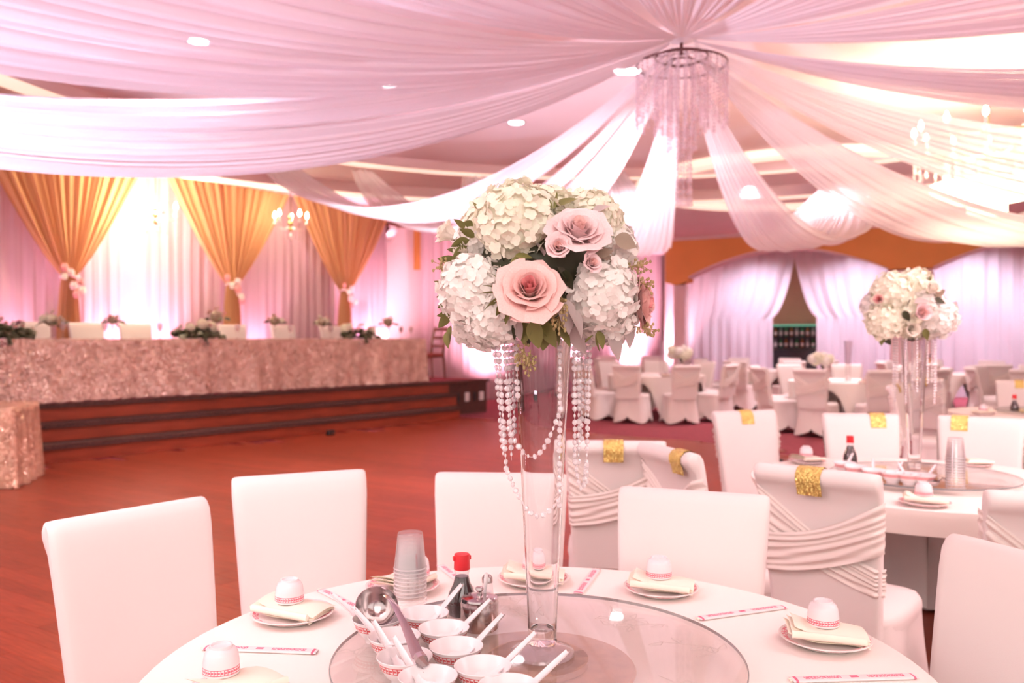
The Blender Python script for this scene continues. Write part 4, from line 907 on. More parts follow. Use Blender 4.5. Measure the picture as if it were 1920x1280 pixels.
# ------------------------------------------------------------------ steel ladle lying in the far left bowl
la = Vector((*px(706, 1150, RIMZ + 0.01), RIMZ + 0.012)); lt = Vector((*px(786, 1236, RIMZ + 0.004), RIMZ + 0.006)); hd = (lt - la); 
ladle = thing('steel_ladle', 'polished steel ladle lying across the soup bowls', 'ladle', tuple(la))
m = MB(); m.lathe([(0.001, -0.030), (0.018, -0.026), (0.030, -0.014), (0.036, 0.002), (0.0375, 0.012), (0.0362, 0.012), (0.033, 0.002), (0.027, -0.012), (0.016, -0.022), (0.001, -0.026)], 32)
lb = m.build('scoop', STEEL, ladle); lb.matrix_basis = axis_mtx((0, 0, 0.008), (0.10, -0.55, 0.62), 0, 1.15)
rim = Vector((0.006, 0.018, 0.030)); path = [rim]
for i in range(1, 13):
    t = i / 12; q = rim.lerp(hd, t); q.z += 0.030 * math.sin(PI * min(1, t * 1.05)) ** 0.8 * (1 - 0.5 * t); path.append(q)
side = Vector((-hd.y, hd.x, 0)).normalized(); hm = MB()
def hfn(u, v):
    i = min(int(u * 12 + 0.5), 12); p = path[i]; w = (0.0055 + 0.0075 * (u ** 2.2)) ; a = 2 * PI * v; return p + side * w * math.cos(a) + Vector((0, 0, 0.0016 * math.sin(a)))
hm.grid(hfn, 12, 8, cv=True); hm.f.append(tuple(range(8))); hm.f.append(tuple(reversed(range(96, 104)))); hm.build('handle', STEEL, ladle)
hk = MB(); d0 = hd.normalized(); hk.tube([hd + Vector((0, 0, 0.002)), hd + d0 * 0.012 + Vector((0, 0, 0.000)), hd + d0 * 0.018 + Vector((0, 0, -0.006)), hd + d0 * 0.014 + Vector((0, 0, -0.013))], [0.011, 0.012, 0.011, 0.009], 8); hk.build('hook', STEEL, ladle)

# ------------------------------------------------------------------ soy bottle, steel pot, shaker, stacked cups
def soy_bottle(pos, z, label):
    o = thing('soy_sauce_bottle', label, 'bottle', (pos[0], pos[1], z), 0.4, 'soy sauce bottles')
    MB().lathe([(0.001, 0.0), (0.030, 0.0), (0.034, 0.006), (0.034, 0.030), (0.029, 0.050), (0.019, 0.072), (0.0155, 0.088), (0.0155, 0.096), (0.017, 0.097), (0.017, 0.102)], 32).build('glass_body', thin, o)
    MB().lathe([(0.001, 0.002), (0.029, 0.002), (0.0328, 0.007), (0.0328, 0.030), (0.028, 0.050), (0.0182, 0.072), (0.0148, 0.087), (0.001, 0.087)], 32).build('sauce', SOY, o)
    cap = MB(); cap.lathe([(0.0175, 0.102), (0.0180, 0.103), (0.0172, 0.132), (0.0165, 0.136), (0.001, 0.137)], 20); cap.box((0.0165, 0, 0.127), (0.008, 0.009, 0.010), bev=0.001); cap.box((-0.0165, 0, 0.127), (0.008, 0.009, 0.010), bev=0.001); cap.build('red_cap', RED_CAP, o)
    return o
thin = GLASS
soy_bottle(px(866, 1153, SUS_Z), SUS_Z + 0.0003, 'soy sauce bottle with a red cap beside the steel pot')
soy_bottle((1.665, 4.20), SUS_Z + 0.0003, 'soy sauce bottle with a red cap on the second table')
soy_bottle((4.27, 7.25), SUS_Z + 0.0003, 'soy sauce bottle on the round table at the right edge')
pp = px(899, 1178, SUS_Z)
pot = thing('steel_sauce_pot', 'lidded steel sauce pot with a small white spoon standing in it', 'pot', (pp[0], pp[1], SUS_Z + 0.0003), -0.9)
MB().lathe([(0.001, 0.0), (0.038, 0.0), (0.0405, 0.003), (0.0405, 0.055), (0.039, 0.060), (0.0395, 0.062), (0.037, 0.062), (0.036, 0.058)], 40, capt=False).build('body', STEEL, pot)
lid = MB().lathe([(0.0395, 0.062), (0.0385, 0.066), (0.028, 0.069), (0.001, 0.070)], 40).build('lid', STEEL, pot)
MB().lathe([(0.006, 0.070), (0.0055, 0.078), (0.009, 0.082), (0.008, 0.087), (0.001, 0.088)], 16).build('knob', STEEL, lid)
MB().tube([(-0.012, 0.02, 0.045), (-0.010, 0.022, 0.075), (-0.008, 0.024, 0.105), (-0.0075, 0.0245, 0.112)], [0.003, 0.0036, 0.0048, 0.003], 8).build('condiment_spoon', PORC, pot)
MB().box((0, -0.0385, 0.0635), (0.012, 0.006, 0.006)).build('notch', BLACK, pot, smooth=False)
sp_ = px(912, 1128, SUS_Z)
sh = thing('salt_shaker', 'small glass shaker with a chrome top behind the steel pot', 'shaker', (sp_[0] + 0.002, sp_[1], SUS_Z + 0.0003))
MB().lathe([(0.001, 0), (0.015, 0), (0.0165, 0.003), (0.0135, 0.030), (0.011, 0.045)], 16).build('glass_jar', GLASS, sh); MB().lathe([(0.001, 0.002), (0.0135, 0.003), (0.0120, 0.024), (0.001, 0.024)], 16).build('salt', WHITE_PL, sh); MB().lathe([(0.0125, 0.045), (0.0125, 0.056), (0.009, 0.062), (0.001, 0.064)], 16).build('chrome_top', STEEL, sh)
cupc = [(0.0375, 0.0), (0.0385, 0.001), (0.0375, 0.004), (0.0290, 0.080), (0.0280, 0.083), (0.001, 0.083)]
PCUP = MB().lathe(cupc, 32, capb=False).mesh('cup_wall', PLASTIC_CLR, sharp=50); PRIM = MB().lathe([(0.0372, 0.0), (0.0392, 0.0008), (0.0392, 0.0026), (0.0372, 0.0034)], 32, capb=False, capt=False).mesh('rim', CUP_RIM)
def cup_stack(pos, z, n, step, label, group):
    ORD = ['bottom', 'second from bottom', 'third from bottom', 'fourth from bottom', 'fifth from bottom', 'sixth from bottom', 'seventh from bottom', 'eighth from bottom']
    TOPS = ['topmost', 'second from top', 'third from top', 'fourth from top']
    for i in range(n):
        o = thing('plastic_cup', label % (TOPS[n - 1 - i] if n - 1 - i < 4 else ORD[i]), 'plastic cup', (pos[0], pos[1], z + 0.0003 + i * step), 0.3 * i, group); put(PCUP, 'cup_wall', o); put(PRIM, 'rim', o)
cup_stack(px(769, 1128, SUS_Z), SUS_Z, 10, 0.0088, 'clear plastic cup in the near stack, %s', 'clear plastic cups stacked on the near table')
cup_stack((1.835, 3.53), SUS_Z, 12, 0.0110, 'clear plastic cup in the second table stack, %s', 'clear plastic cups stacked on the second table')

# ------------------------------------------------------------------ the second table's ware
G2B = 'white soup bowls on the second turntable'
b2 = [((1542, 866), 'white soup bowl on the second table, first from the left'), ((1579, 874), 'white soup bowl on the second table, second from the left'), ((1618, 882), 'white soup bowl on the second table, third from the left'), ((1655, 889), 'white soup bowl on the second table, fourth from the left'), ((1693, 895), 'white soup bowl on the second table, fifth from the left by the vase'), ((1732, 891), 'white soup bowl on the second table, rightmost beside the steel ladle')]
for i, ((x, y), lab) in enumerate(b2):
    q = px(x, y, RIMZ); d = Vector((q[0] - T2[0], q[1] - T2[1]))
    if d.length > 0.345: d *= 0.345 / d.length; q = (T2[0] + d.x, T2[1] + d.y)
    b2[i] = q; bowl(q, lab, G2B)
for i in (0, 2, 3, 4, 5):
    ang = (0.9, 1.2, 0.8, 1.5, 0.7)[(0, 2, 3, 4, 5).index(i)]; spoon((b2[i][0], b2[i][1]), ang, 'white soup spoon standing in the %s bowl on the second table' % ('first', '', 'third', 'fourth', 'fifth', 'rightmost')[i], 'white soup spoons on the second table')
lx, ly = px(1755, 915, SUS_Z)
ld2 = thing('steel_ladle', 'shiny steel ladle lying on the second turntable beside the cup stack', 'ladle', (lx + 0.0, ly + 0.03, SUS_Z + 0.012))
MB().lathe([(0.001, -0.010), (0.016, -0.008), (0.026, 0.002), (0.030, 0.014), (0.0288, 0.014), (0.024, 0.004), (0.001, -0.006)], 24).build('scoop', STEEL, ld2); MB().tube([(0.028, 0, 0.012), (0.05, 0.02, 0.022), (0.09, 0.07, 0.010)], 0.004, 6).build('handle', STEEL, ld2)
G2N = 'the second table'
for pos, w, rz, hc in ((px(1735, 947, 0.765), 'at the front of the second table, right of the sashed chair', -0.4, True), (px(1512, 864, 0.765), 'at the far left of the second table', 0.5, True), (px(1838, 866, 0.765), 'at the back right of the second table', 0.2, False), (px(1915, 900, 0.765), 'at the right of the second table by the frame edge', 1.2, False)):
    d = Vector((pos[0] - T2[0], pos[1] - T2[1])); d *= 0.635 / d.length; setting((T2[0] + d.x, T2[1] + d.y), T2, w, rz, (0.0, 0.01), hc, G2N)
for ang, w in ((3.35, 'at the left of the right edge table'), (4.3, 'at the front of the right edge table')):
    setting((T3[0] + 0.62 * math.cos(ang), T3[1] + 0.62 * math.sin(ang)), T3, w, ang, (0.0, 0.01), True, 'the right edge table')

# place settings on the far tables, and an amber bottle
for ti, spots_ in ((0, ((-2.3, 'front left'), (-1.5, 'front'), (-0.6, 'right'), (2.6, 'rear left'))), (1, ((-2.4, 'front left'), (-1.6, 'front'), (-0.5, 'right'), (2.5, 'rear left'))), (4, ((-2.6, 'front left'), (-1.2, 'front right')))):
    for ang, w in spots_:
        c = FT[ti][0]; setting((c[0] + 0.70 * math.cos(ang), c[1] + 0.70 * math.sin(ang)), None, 'at the %s of %s' % (w, TNAME[ti]), ang, (0.0, 0.01), True, TNAME[ti])
ab = thing('amber_bottle', 'slim amber bottle on the farthest table, seen right of the second tall vase', 'bottle', (7.62, 15.55, TT + 0.0005))
put(bmesh_[1], 'glass_body', ab); put(lmesh, 'paper_band', ab); put(cmesh, 'cap', ab); ab.scale = (1.1, 1.1, 1.25)
# ------------------------------------------------------------------ flowers
random.seed(11)
def floret(m, c, nrm, size, rnd):
    n = Vector(nrm).normalized(); up = Vector((0, 0, 1)) if abs(n.z) < 0.95 else Vector((1, 0, 0)); x = n.cross(up).normalized(); y = n.cross(x)
    ph = rnd.random() * PI; c = Vector(c)
    for k in range(4):
        a = ph + k * PI / 2 + rnd.uniform(-0.12, 0.12); d = x * math.cos(a) + y * math.sin(a); e = n.cross(d); L = size * rnd.uniform(0.85, 1.1); w = L * rnd.uniform(0.5, 0.66); lift = rnd.uniform(-0.05, 0.38) * L
        b = c; P = [b, b + d * 0.42 * L + e * w + n * 0.10 * L, b + d * 0.88 * L + e * w * 0.70 + n * lift, b + d * L + n * (lift * 0.9 - 0.05 * L), b + d * 0.88 * L - e * w * 0.70 + n * lift, b + d * 0.42 * L - e * w + n * 0.10 * L]
        m.add(P, [(0, 1, 2, 3), (0, 3, 4, 5)])
def hydrangea_mesh(mat, seed, n=230, size=0.150, sq=(1, 1, 0.9)):
    """A flower head of unit radius made of four-petalled florets."""
    rnd = random.Random(seed); m = MB(); m.ball((0, 0, 0), (0.86 * sq[0], 0.86 * sq[1], 0.86 * sq[2]), 16, 10)
    for i in range(n):
        z = 1 - 2 * (i + 0.5) / n; r = math.sqrt(1 - z * z); a = i * 2.39996; d = Vector((r * math.cos(a), r * math.sin(a), z)); k = 0.82 + 0.17 * rnd.random()
        p = Vector((d.x * sq[0], d.y * sq[1], d.z * sq[2])) * k; nn = d + Vector((rnd.uniform(-.6, .6), rnd.uniform(-.6, .6), rnd.uniform(-.6, .6))); floret(m, p, nn, size, rnd)
    return m.mesh('hydrangea', mat, sharp=25)
HY = [hydrangea_mesh(HYD, 1), hydrangea_mesh(HYD_W, 2), hydrangea_mesh(HYD_W, 3, 210, 0.160)]
LAYERS = [(3, 170, 0.11, 0.70, 0.00), (3, 160, 0.23, 0.72, 0.03), (4, 128, 0.37, 0.70, 0.05), (5, 112, 0.54, 0.63, 0.10), (5, 104, 0.73, 0.52, 0.18), (5, 98, 0.90, 0.34, 0.30)]
def petal_mesh(li, mat, point=0.0):
    n, span, rt, h, curl = LAYERS[li]; m = MB(); sp = math.radians(span) / 2
    def fn(u, v):
        uu = 2 * u - 1; wv = math.sin(min(1.0, v * 1.25 + 0.12) * PI / 2); a = uu * sp * wv; rho = 0.07 + (rt - 0.07) * (v ** 0.62)
        z = -0.42 + (h + 0.42) * v - 0.22 * (h + 0.3) * (abs(uu) ** 2.2) * v
        if v > 0.7: k = (v - 0.7) / 0.3; rho += curl * k * k * (1 + 0.5 * abs(uu)); z -= 0.10 * curl * k * k * 4
        tip = point * math.exp(-(uu * 4) ** 2) * v ** 4; rho += tip; rho *= 1 + 0.04 * math.sin(5 * uu + li)
        return (rho * math.cos(a), rho * math.sin(a), z)
    m.grid(fn, 10, 8); return m.mesh('petal', mat, sharp=180)
def rose_set(outer, inner): return [petal_mesh(0, inner), petal_mesh(1, inner), petal_mesh(2, outer), petal_mesh(3, outer, 0.03), petal_mesh(4, outer, 0.12), petal_mesh(5, outer, 0.34)]
RS = {'blush': rose_set(ROSE_M, ROSE_IN), 'pale': rose_set(ROSE_L, ROSE_M), 'ivory': rose_set(ROSE_W, ROSE_W)}
CALYX = MB().lathe([(0.001, -0.50), (0.12, -0.46), (0.24, -0.34), (0.20, -0.18), (0.10, -0.02), (0.001, 0.02)], 10).mesh('rose', LEAF)
rpet = random.Random(4)
def rose(parent, c, axis, R, kind, spin=0.0, layers=6, label=None):
    o = put(CALYX, 'rose', parent, mtx=axis_mtx(c, axis, spin, R))
    if label: o['label'] = label
    for li in range(layers):
        n = LAYERS[li][0]
        for k in range(n):
            q = put(RS[kind][li], 'petal', o); q.rotation_euler = (rpet.uniform(-.09, .09), rpet.uniform(-.09, .09), 2 * PI * k / n + li * 0.7 + rpet.uniform(-.12, .12)); q.scale = (rpet.uniform(.93, 1.07),) * 3
    return o
def leaf_mesh(L, W, mat, bend=0.25, fold=0.15):
    m = MB()
    def fn(u, v):
        t = u; w = W * math.sin(PI * t ** 0.8) ** 0.9 + 0.0004; s = 2 * v - 1; return (L * t, w * s, -bend * L * t * t + fold * w * abs(s))
    m.grid(fn, 8, 4); return m.mesh('leaf', mat, sharp=180)
LF = {'ruscus': leaf_mesh(0.038, 0.0085, LEAF), 'dark': leaf_mesh(0.045, 0.013, LEAF), 'darker': leaf_mesh(0.042, 0.014, LEAF_D), 'euc': leaf_mesh(0.044, 0.018, LEAF_E, 0.1), 'miller': leaf_mesh(0.062, 0.020, LEAF_G, 0.35, 0.3), 'thin': leaf_mesh(0.034, 0.003, LEAF)}
def leaf(parent, c, d, kind, roll=0.0, scale=1.0):
    d = Vector(d).normalized(); up = Vector((0, 0, 1)) if abs(d.z) < 0.9 else Vector((0, -1, 0)); y = up.cross(d).normalized(); z = d.cross(y)
    M3 = Matrix((d, y, z)).transposed().to_4x4(); return put(LF[kind], 'leaf', parent, mtx=Matrix.Translation(Vector(c)) @ M3 @ Matrix.Rotation(roll, 4, 'X') @ Matrix.Scale(scale, 4))
def seed_sprig(parent, c, d, n=22, L=0.05, seed=0):
    rnd = random.Random(seed); m = MB(); c = Vector(c); d = Vector(d).normalized()
    m.tube([c, c + d * L], 0.0010, 5)
    for i in range(n):
        t = 0.2 + 0.8 * i / n; b = c + d * L * t; e = Vector((rnd.uniform(-1, 1), rnd.uniform(-1, 1), rnd.uniform(-1, 1))).normalized() * 0.013; q = b + e + d * 0.008
        m.tube([b, q], 0.0006, 4); m.ball(q, (0.0026, 0.0026, 0.0034), 6, 4)
    return m.build('seed_sprig', SEED, parent)

def tall_vase(pos, z, label, flare=1.0):
    o = thing('trumpet_vase', label, 'vase', (pos[0], pos[1], z)); 
    MB().lathe([(0.0, 0.000), (0.060, 0.000), (0.0625, 0.003), (0.0615, 0.008), (0.048, 0.015), (0.034, 0.020), (0.026, 0.0235), (0.0, 0.0235)], 48).build('foot', FOOT_G, o, sharp=40)
    outer = [(0.0, 0.0240), (0.0275, 0.0242), (0.0285, 0.028), (0.0275, 0.04), (0.0285, 0.07), (0.0345, 0.20), (0.041, 0.34), (0.0485, 0.48), (0.0555, 0.60), (0.0565, 0.612)]
    inner = [(0.0545, 0.612), (0.0530, 0.60), (0.046, 0.48), (0.0385, 0.34), (0.032, 0.20), (0.026, 0.07), (0.024, 0.052), (0.0, 0.047)]
    MB().lathe(outer + inner, 48, capb=False, capt=False).build('glass', VASE_G, o, sharp=60)
    return o
BEAD = MB(); BEAD.lathe([(0.001, -0.0034), (0.0036, -0.0032), (0.0061, 0.0), (0.0036, 0.0032), (0.001, 0.0034)], 8); BEAD = BEAD.mesh('bead', CRYSTAL, smooth=False)
SMALL_BEAD = MB().ball((0, 0, 0), (0.0024, 0.0024, 0.0040), 6, 4).mesh('bead', CRYSTAL, smooth=False)
def strand(parent, pts, rnd, single=True, gap=0.0128):
    """A thread of crystal beads along a line of points; each bead is a piece of its own."""
    P = [Vector(p) for p in pts]; th = MB(); th.tube(P, 0.0005, 4); L = 0.0; pos = []; nxt = 0.006
    for a, b in zip(P, P[1:]):
        d = (b - a).length
        while nxt <= L + d: pos.append(a.lerp(b, (nxt - L) / d)); nxt += gap
        L += d
    s = th.build('bead_strand', CRYSTAL, parent) if single else None
    if single:
        for i, p in enumerate(pos):
            if i % 6 == 5: put(SMALL_BEAD, 'bead', s, tuple(p))
            else:
                q = put(BEAD, 'bead', s, tuple(p)); q.rotation_euler = (PI / 2 + rnd.uniform(-0.3, 0.3), 0, rnd.uniform(0, 6.28))
    else:
        for p in pos: th.ball(p, (0.0052, 0.0052, 0.0052), 6, 4)
        th.build('bead_strand', CRYSTAL, parent, smooth=False)
    return len(pos)

# ------------------------------------------------------------------ the tall centrepiece of the near table
VX, VY = (1017 - 960) / F * 1.66, 1.66
vase = tall_vase((VX, VY), SUS_Z + 0.0003, 'tall clear trumpet vase hung with crystal strands on the near turntable')
vs = random.Random(3); nb = 0
zb = 1.40 - SUS_Z
for (dx, dy, ln, sw) in ((-0.094, -0.010, 0.225, 0.018), (-0.086, -0.040, 0.250, 0.016), (-0.074, -0.055, 0.165, 0.010), (-0.066, -0.020, 0.235, 0.006), (-0.052, -0.062, 0.120, 0.004), (-0.058, 0.030, 0.190, 0.004),
                         (0.030, -0.070, 0.315, 0.0), (0.058, -0.050, 0.215, 0.002), (0.068, -0.035, 0.245, 0.0), (0.083, -0.020, 0.160, 0.0), (0.090, -0.035, 0.285, -0.008), (0.078, 0.030, 0.200, 0.0)):
    nb += strand(vase, [(dx + sw * t, dy * (1 - 0.15 * t), zb - ln * t) for t in [i / 8 for i in range(9)]], vs)
for (x0, y0, z0, x1, y1, z1, sg) in ((-0.068, -0.056, zb - 0.165, 0.034, -0.072, zb - 0.125, 0.075), (-0.070, -0.034, zb - 0.250, 0.030, -0.071, zb - 0.30, 0.055), (0.058, -0.050, zb - 0.215, 0.084, -0.036, zb - 0.235, 0.06)):
    nb += strand(vase, [(x0 + (x1 - x0) * t, y0 + (y1 - y0) * t - 0.012 * math.sin(PI * t), z0 + (z1 - z0) * t - sg * math.sin(PI * t)) for t in [i / 14 for i in range(15)]], vs)

BC = Vector((VX - 0.003, VY, EYE + (YH - 498) * 1.66 / F))
bq = thing('flower_bouquet', 'large round bouquet of cream hydrangeas and blush roses in the near tall vase', 'bouquet', (BC.x, BC.y, BC.z))
def on(x, y, depth):
    """Bouquet-local place seen at pixel x, y, lying depth in front of the bouquet's centre."""
    D = BC.y - depth; return Vector(((x - 960) / F * D - BC.x, D - BC.y, EYE + (YH - y) * D / F - BC.z))
MB().ball((0, 0, -0.01), (0.125, 0.12, 0.115), 16, 10).build('moss_ball', LEAF_D, bq)
rh = random.Random(9)
def hyd(x, y, dep, rpx, k):
    c = on(x, y, dep); D = BC.y - dep; r = rpx * D / F; put(HY[k], 'hydrangea', bq, mtx=axis_mtx(c, c if c.length > 0.02 else (0, -1, 0.2), rh.random() * 6, r))
for a in ((968, 414, 0.080, 82, 0), (888, 548, 0.080, 74, 1), (925, 590, 0.095, 62, 1), (1128, 553, 0.085, 74, 2), (1112, 412, 0.03, 60, 0), (1020, 400, 0.02, 62, 0), (890, 462, 0.0, 48, 1), (1145, 470, 0.01, 58, 2), (1150, 600, 0.03, 50, 2), (900, 600, 0.0, 60, 1),
          (940, 440, -0.10, 85, 0), (1090, 440, -0.11, 85, 0), (920, 560, -0.10, 80, 1), (1110, 570, -0.10, 80, 2), (1015, 500, -0.13, 80, 1)): hyd(*a)
def ros(x, y, dep, rpx, kind, ax, spin, layers=6, label=None):
    c = on(x, y, dep); rose(bq, c, ax, rpx * (BC.y - dep) / F, kind, spin, layers, label)
ros(993, 545, 0.165, 50, 'blush', (-0.02, -0.86, 0.42), 0.25, label='open blush rose with a pointed outer petal')
ros(1084, 438, 0.135, 47, 'pale', (0.10, -0.72, 0.66), 0.9)
ros(1048, 464, 0.165, 27, 'pale', (-0.15, -0.95, 0.25), 0.3, 5)
ros(1107, 494, 0.160, 21, 'pale', (0.45, -0.82, 0.30), 1.2, 5)
ros(1196, 570, 0.020, 42, 'blush', (0.93, -0.28, 0.10), 0.0)
ros(845, 440, -0.03, 34, 'ivory', (-0.85, -0.3, 0.4), 0.0, 4)
ros(868, 470, 0.05, 24, 'ivory', (-0.6, -0.7, 0.3), 0.6, 4)
ros(950, 500, -0.17, 45, 'blush', (-0.4, 0.9, 0.2), 0.0); ros(1080, 520, -0.18, 45, 'pale', (0.4, 0.9, 0.2), 0.0)
def lf(x, y, dep, dx, dy, kind, roll=0.0, sc=1.0, dd=0.0): leaf(bq, on(x, y, dep), (dx, -dd, -dy), kind, roll, sc)   # dx, dy: direction in the photo
for a in ((858, 490, 0.03, -1, -0.2, 'ruscus', 1.2, 1.0), (846, 552, 0.03, -1, 0.1, 'ruscus', 1.2, .75), (842, 562, 0.03, -0.8, 0.5, 'ruscus', 1.2, .7), (838, 538, 0.03, -0.8, -0.5, 'ruscus', 1.0, .7), (845, 588, 0.03, -1, 0.1, 'ruscus', 1.3, .7), (845, 590, 0.05, -0.8, 0.7, 'dark', 1.1, .75), (846, 610, 0.05, -0.3, 1.0, 'dark', 1.0, .8), (838, 622, 0.05, -0.1, 1.0, 'dark', 0.8, .7),
          (875, 430, 0.03, -0.7, -0.7, 'ruscus', 1.0, .8), (890, 420, 0.03, -1, 0.0, 'dark', 1.0, .6), (900, 400, 0.03, -0.4, -1, 'ruscus', 0.8, .7), (880, 450, 0.06, -1, 0.2, 'dark', 0.8, .8), (876, 462, 0.06, -0.9, 0.5, 'dark', 0.6, .8), (890, 445, 0.06, -0.8, -0.6, 'dark', 0.9, .7), (868, 475, 0.05, -1, -0.4, 'ruscus', 0.9, .8), (850, 515, 0.04, -0.8, 0.6, 'dark', 0.9, .6),
          (1040, 388, 0.09, 0.8, -0.5, 'dark', 0.6, 1.0), (1038, 392, 0.10, 0.3, -1, 'thin', 0.4, 1.0), (1036, 392, 0.10, -0.4, -1, 'thin', 0.4, 1.0), (1036, 395, 0.10, -0.8, -0.5, 'thin', 0.4, .9), (1040, 396, 0.10, 0.8, -0.1, 'thin', 0.4, .9),
          (1112, 400, 0.10, 0.5, -0.4, 'miller', 0.7, .55), (1108, 415, 0.10, 0.6, 0.7, 'miller', 0.9, .6), (1152, 446, 0.09, 1, 0.35, 'euc', 1.1, 1.0), (1110, 480, 0.12, 0.9, -0.3, 'euc', 0.8, .9), (1120, 470, 0.10, 0.9, 0.5, 'euc', 0.8, .9),
          (945, 560, 0.15, -1, 0.25, 'ruscus', 0.8, .8), (950, 565, 0.15, -0.8, 0.8, 'dark', 0.9, .7), (955, 575, 0.15, -0.4, 1.0, 'dark', 0.8, .7), (945, 545, 0.15, -1, -0.5, 'thin', 0.5, 1.1), (940, 550, 0.15, -1, -0.2, 'thin', 0.5, 1.1), (948, 540, 0.15, -0.6, -1, 'thin', 0.5, 1.0), (940, 556, 0.15, -1, 0.5, 'thin', 0.5, 1.1),
          (990, 600, 0.13, -0.3, 1, 'dark', 0.5, 1.0), (1000, 598, 0.14, 0.1, 1, 'dark', 0.4, 1.2), (1020, 600, 0.13, 0.3, 1, 'dark', 0.6, 1.2), (1035, 598, 0.12, 0.5, 1, 'dark', 0.5, 1.1), (975, 595, 0.12, -0.5, 1, 'darker', 0.5, 1.0), (1010, 592, 0.12, 0.7, 0.9, 'dark', 0.8, 1.2), (1045, 610, 0.12, 0.8, 0.9, 'dark', 0.7, 1.0), (965, 590, 0.12, -0.6, 0.8, 'darker', 0.7, .9), (985, 605, 0.11, 0.0, 1, 'darker', 0.7, 1.0), (1025, 612, 0.11, -0.2, 1, 'dark', 0.2, 1.0),
          (1048, 560, 0.15, 0.55, 1, 'miller', 0.9, 1.05), (1065, 580, 0.14, 0.8, 0.9, 'miller', 0.6, .9), (975, 600, 0.13, -0.2, 1, 'miller', 0.7, .6), (1080, 610, 0.10, 0.1, 1, 'miller', 0.8, .9), (1140, 625, 0.06, 0.7, 1, 'miller', 0.9, .9), (1170, 605, 0.05, 0.5, 1, 'miller', 0.9, .8), (1030, 505, 0.13, 0.5, 0.9, 'miller', 1.0, .7), (1020, 480, 0.12, -0.3, -1, 'miller', 1.0, .5),
          (1120, 620, 0.09, 0.5, 1, 'dark', 0.9, .8), (1118, 624, 0.09, 0.0, 1, 'thin', 0.9, 1.0), (1112, 628, 0.09, -1, 0.7, 'thin', 0.9, .8), (1045, 500, 0.13, 0.7, 0.6, 'darker', 0.6, .8), (1060, 505, 0.13, 0.2, 1, 'darker', 0.8, .9), (1040, 480, 0.13, -0.6, -0.8, 'darker', 0.5, .6), (1010, 490, 0.13, -1, 0.1, 'darker', 0.5, .8), (965, 480, 0.14, 1, -0.1, 'dark', 0.7, .7), (958, 498, 0.14, 0.6, -0.8, 'dark', 0.7, .7)): lf(*a)
for i, (x, y, dep, d) in enumerate(((1045, 545, 0.16, (0.2, -0.1, -1)), (1050, 575, 0.15, (-0.05, -0.1, -1)), (1175, 500, 0.06, (1, 0, 0.05)), (1185, 520, 0.05, (0.9, 0, -0.5)), (1188, 612, 0.05, (1, 0, -0.15)), (985, 640, 0.12, (-0.2, 0, -1)), (1008, 505, 0.14, (0.4, 0, -1)), (855, 500, 0.04, (-1, 0, 0.1)), (995, 655, 0.10, (-0.1, 0, -1)))):
    seed_sprig(bq, on(x, y, dep), d, 22, 0.032, i)
MB().tube([(0, 0, -0.06), (0, 0, -0.135)], 0.018, 10).build('stem_bundle', LEAF, bq)

# ------------------------------------------------------------------ the second table's centrepiece
V2 = (T2[0] - 0.04, T2[1])
vase2 = tall_vase(V2, SUS_Z + 0.0003, 'tall clear trumpet vase hung with crystal strands on the second turntable')
for k in range(12):
    a = 2 * PI * k / 12 + 0.2; ln = (0.20, 0.30, 0.24)[k % 3]; strand(vase2, [(0.088 * math.cos(a), 0.088 * math.sin(a), zb - ln * t) for t in (0, 0.25, 0.5, 0.75, 1)], vs, single=False)
B2 = Vector((V2[0], V2[1], EYE + (YH - 575) * 3.85 / F))
bq2 = thing('flower_bouquet', 'round bouquet of cream hydrangeas with white roses on the second table', 'bouquet', tuple(B2))
MB().ball((0, 0, 0), (0.125, 0.12, 0.11), 14, 9).build('moss_ball', LEAF_D, bq2)
MB().tube([(0, 0, -0.06), (0, 0, -0.135)], 0.018, 10).build('stem_bundle', LEAF, bq2)
def on2(x, y, dep): D = B2.y - dep; return Vector(((x - 960) / F * D - B2.x, -dep, EYE + (YH - y) * D / F - B2.z))
for (x, y, dep, rpx, k) in ((1672, 547, 0.08, 40, 0), (1658, 602, 0.08, 37, 0), (1760, 598, 0.09, 38, 2), (1735, 566, 0.07, 36, 2), (1640, 575, 0.0, 30, 1), (1715, 535, 0.04, 36, 0), (1700, 585, 0.09, 34, 0), (1680, 560, -0.11, 36, 0), (1740, 575, -0.11, 34, 2), (1710, 615, 0.02, 26, 0)):
    c = on2(x, y, dep); put(HY[k], 'hydrangea', bq2, mtx=axis_mtx(c, c, rh.random() * 6, rpx * 3.85 / F))
for (x, y, dep, rpx, kind, ax) in ((1745, 543, 0.155, 20, 'ivory', (0.3, -0.7, 0.6)), (1725, 588, 0.19, 23, 'pale', (0.1, -1, 0.2)), (1708, 616, 0.165, 19, 'ivory', (0, -0.9, -0.2)), (1648, 562, 0.15, 14, 'blush', (-0.6, -0.8, 0.2)), (1715, 520, 0.0, 16, 'pale', (0, -0.4, 1)), (1785, 575, 0.02, 15, 'pale', (0.9, -0.4, 0.1))):
    rose(bq2, on2(x, y, dep), ax, rpx * 3.8 / F, kind, 0.4, 4)
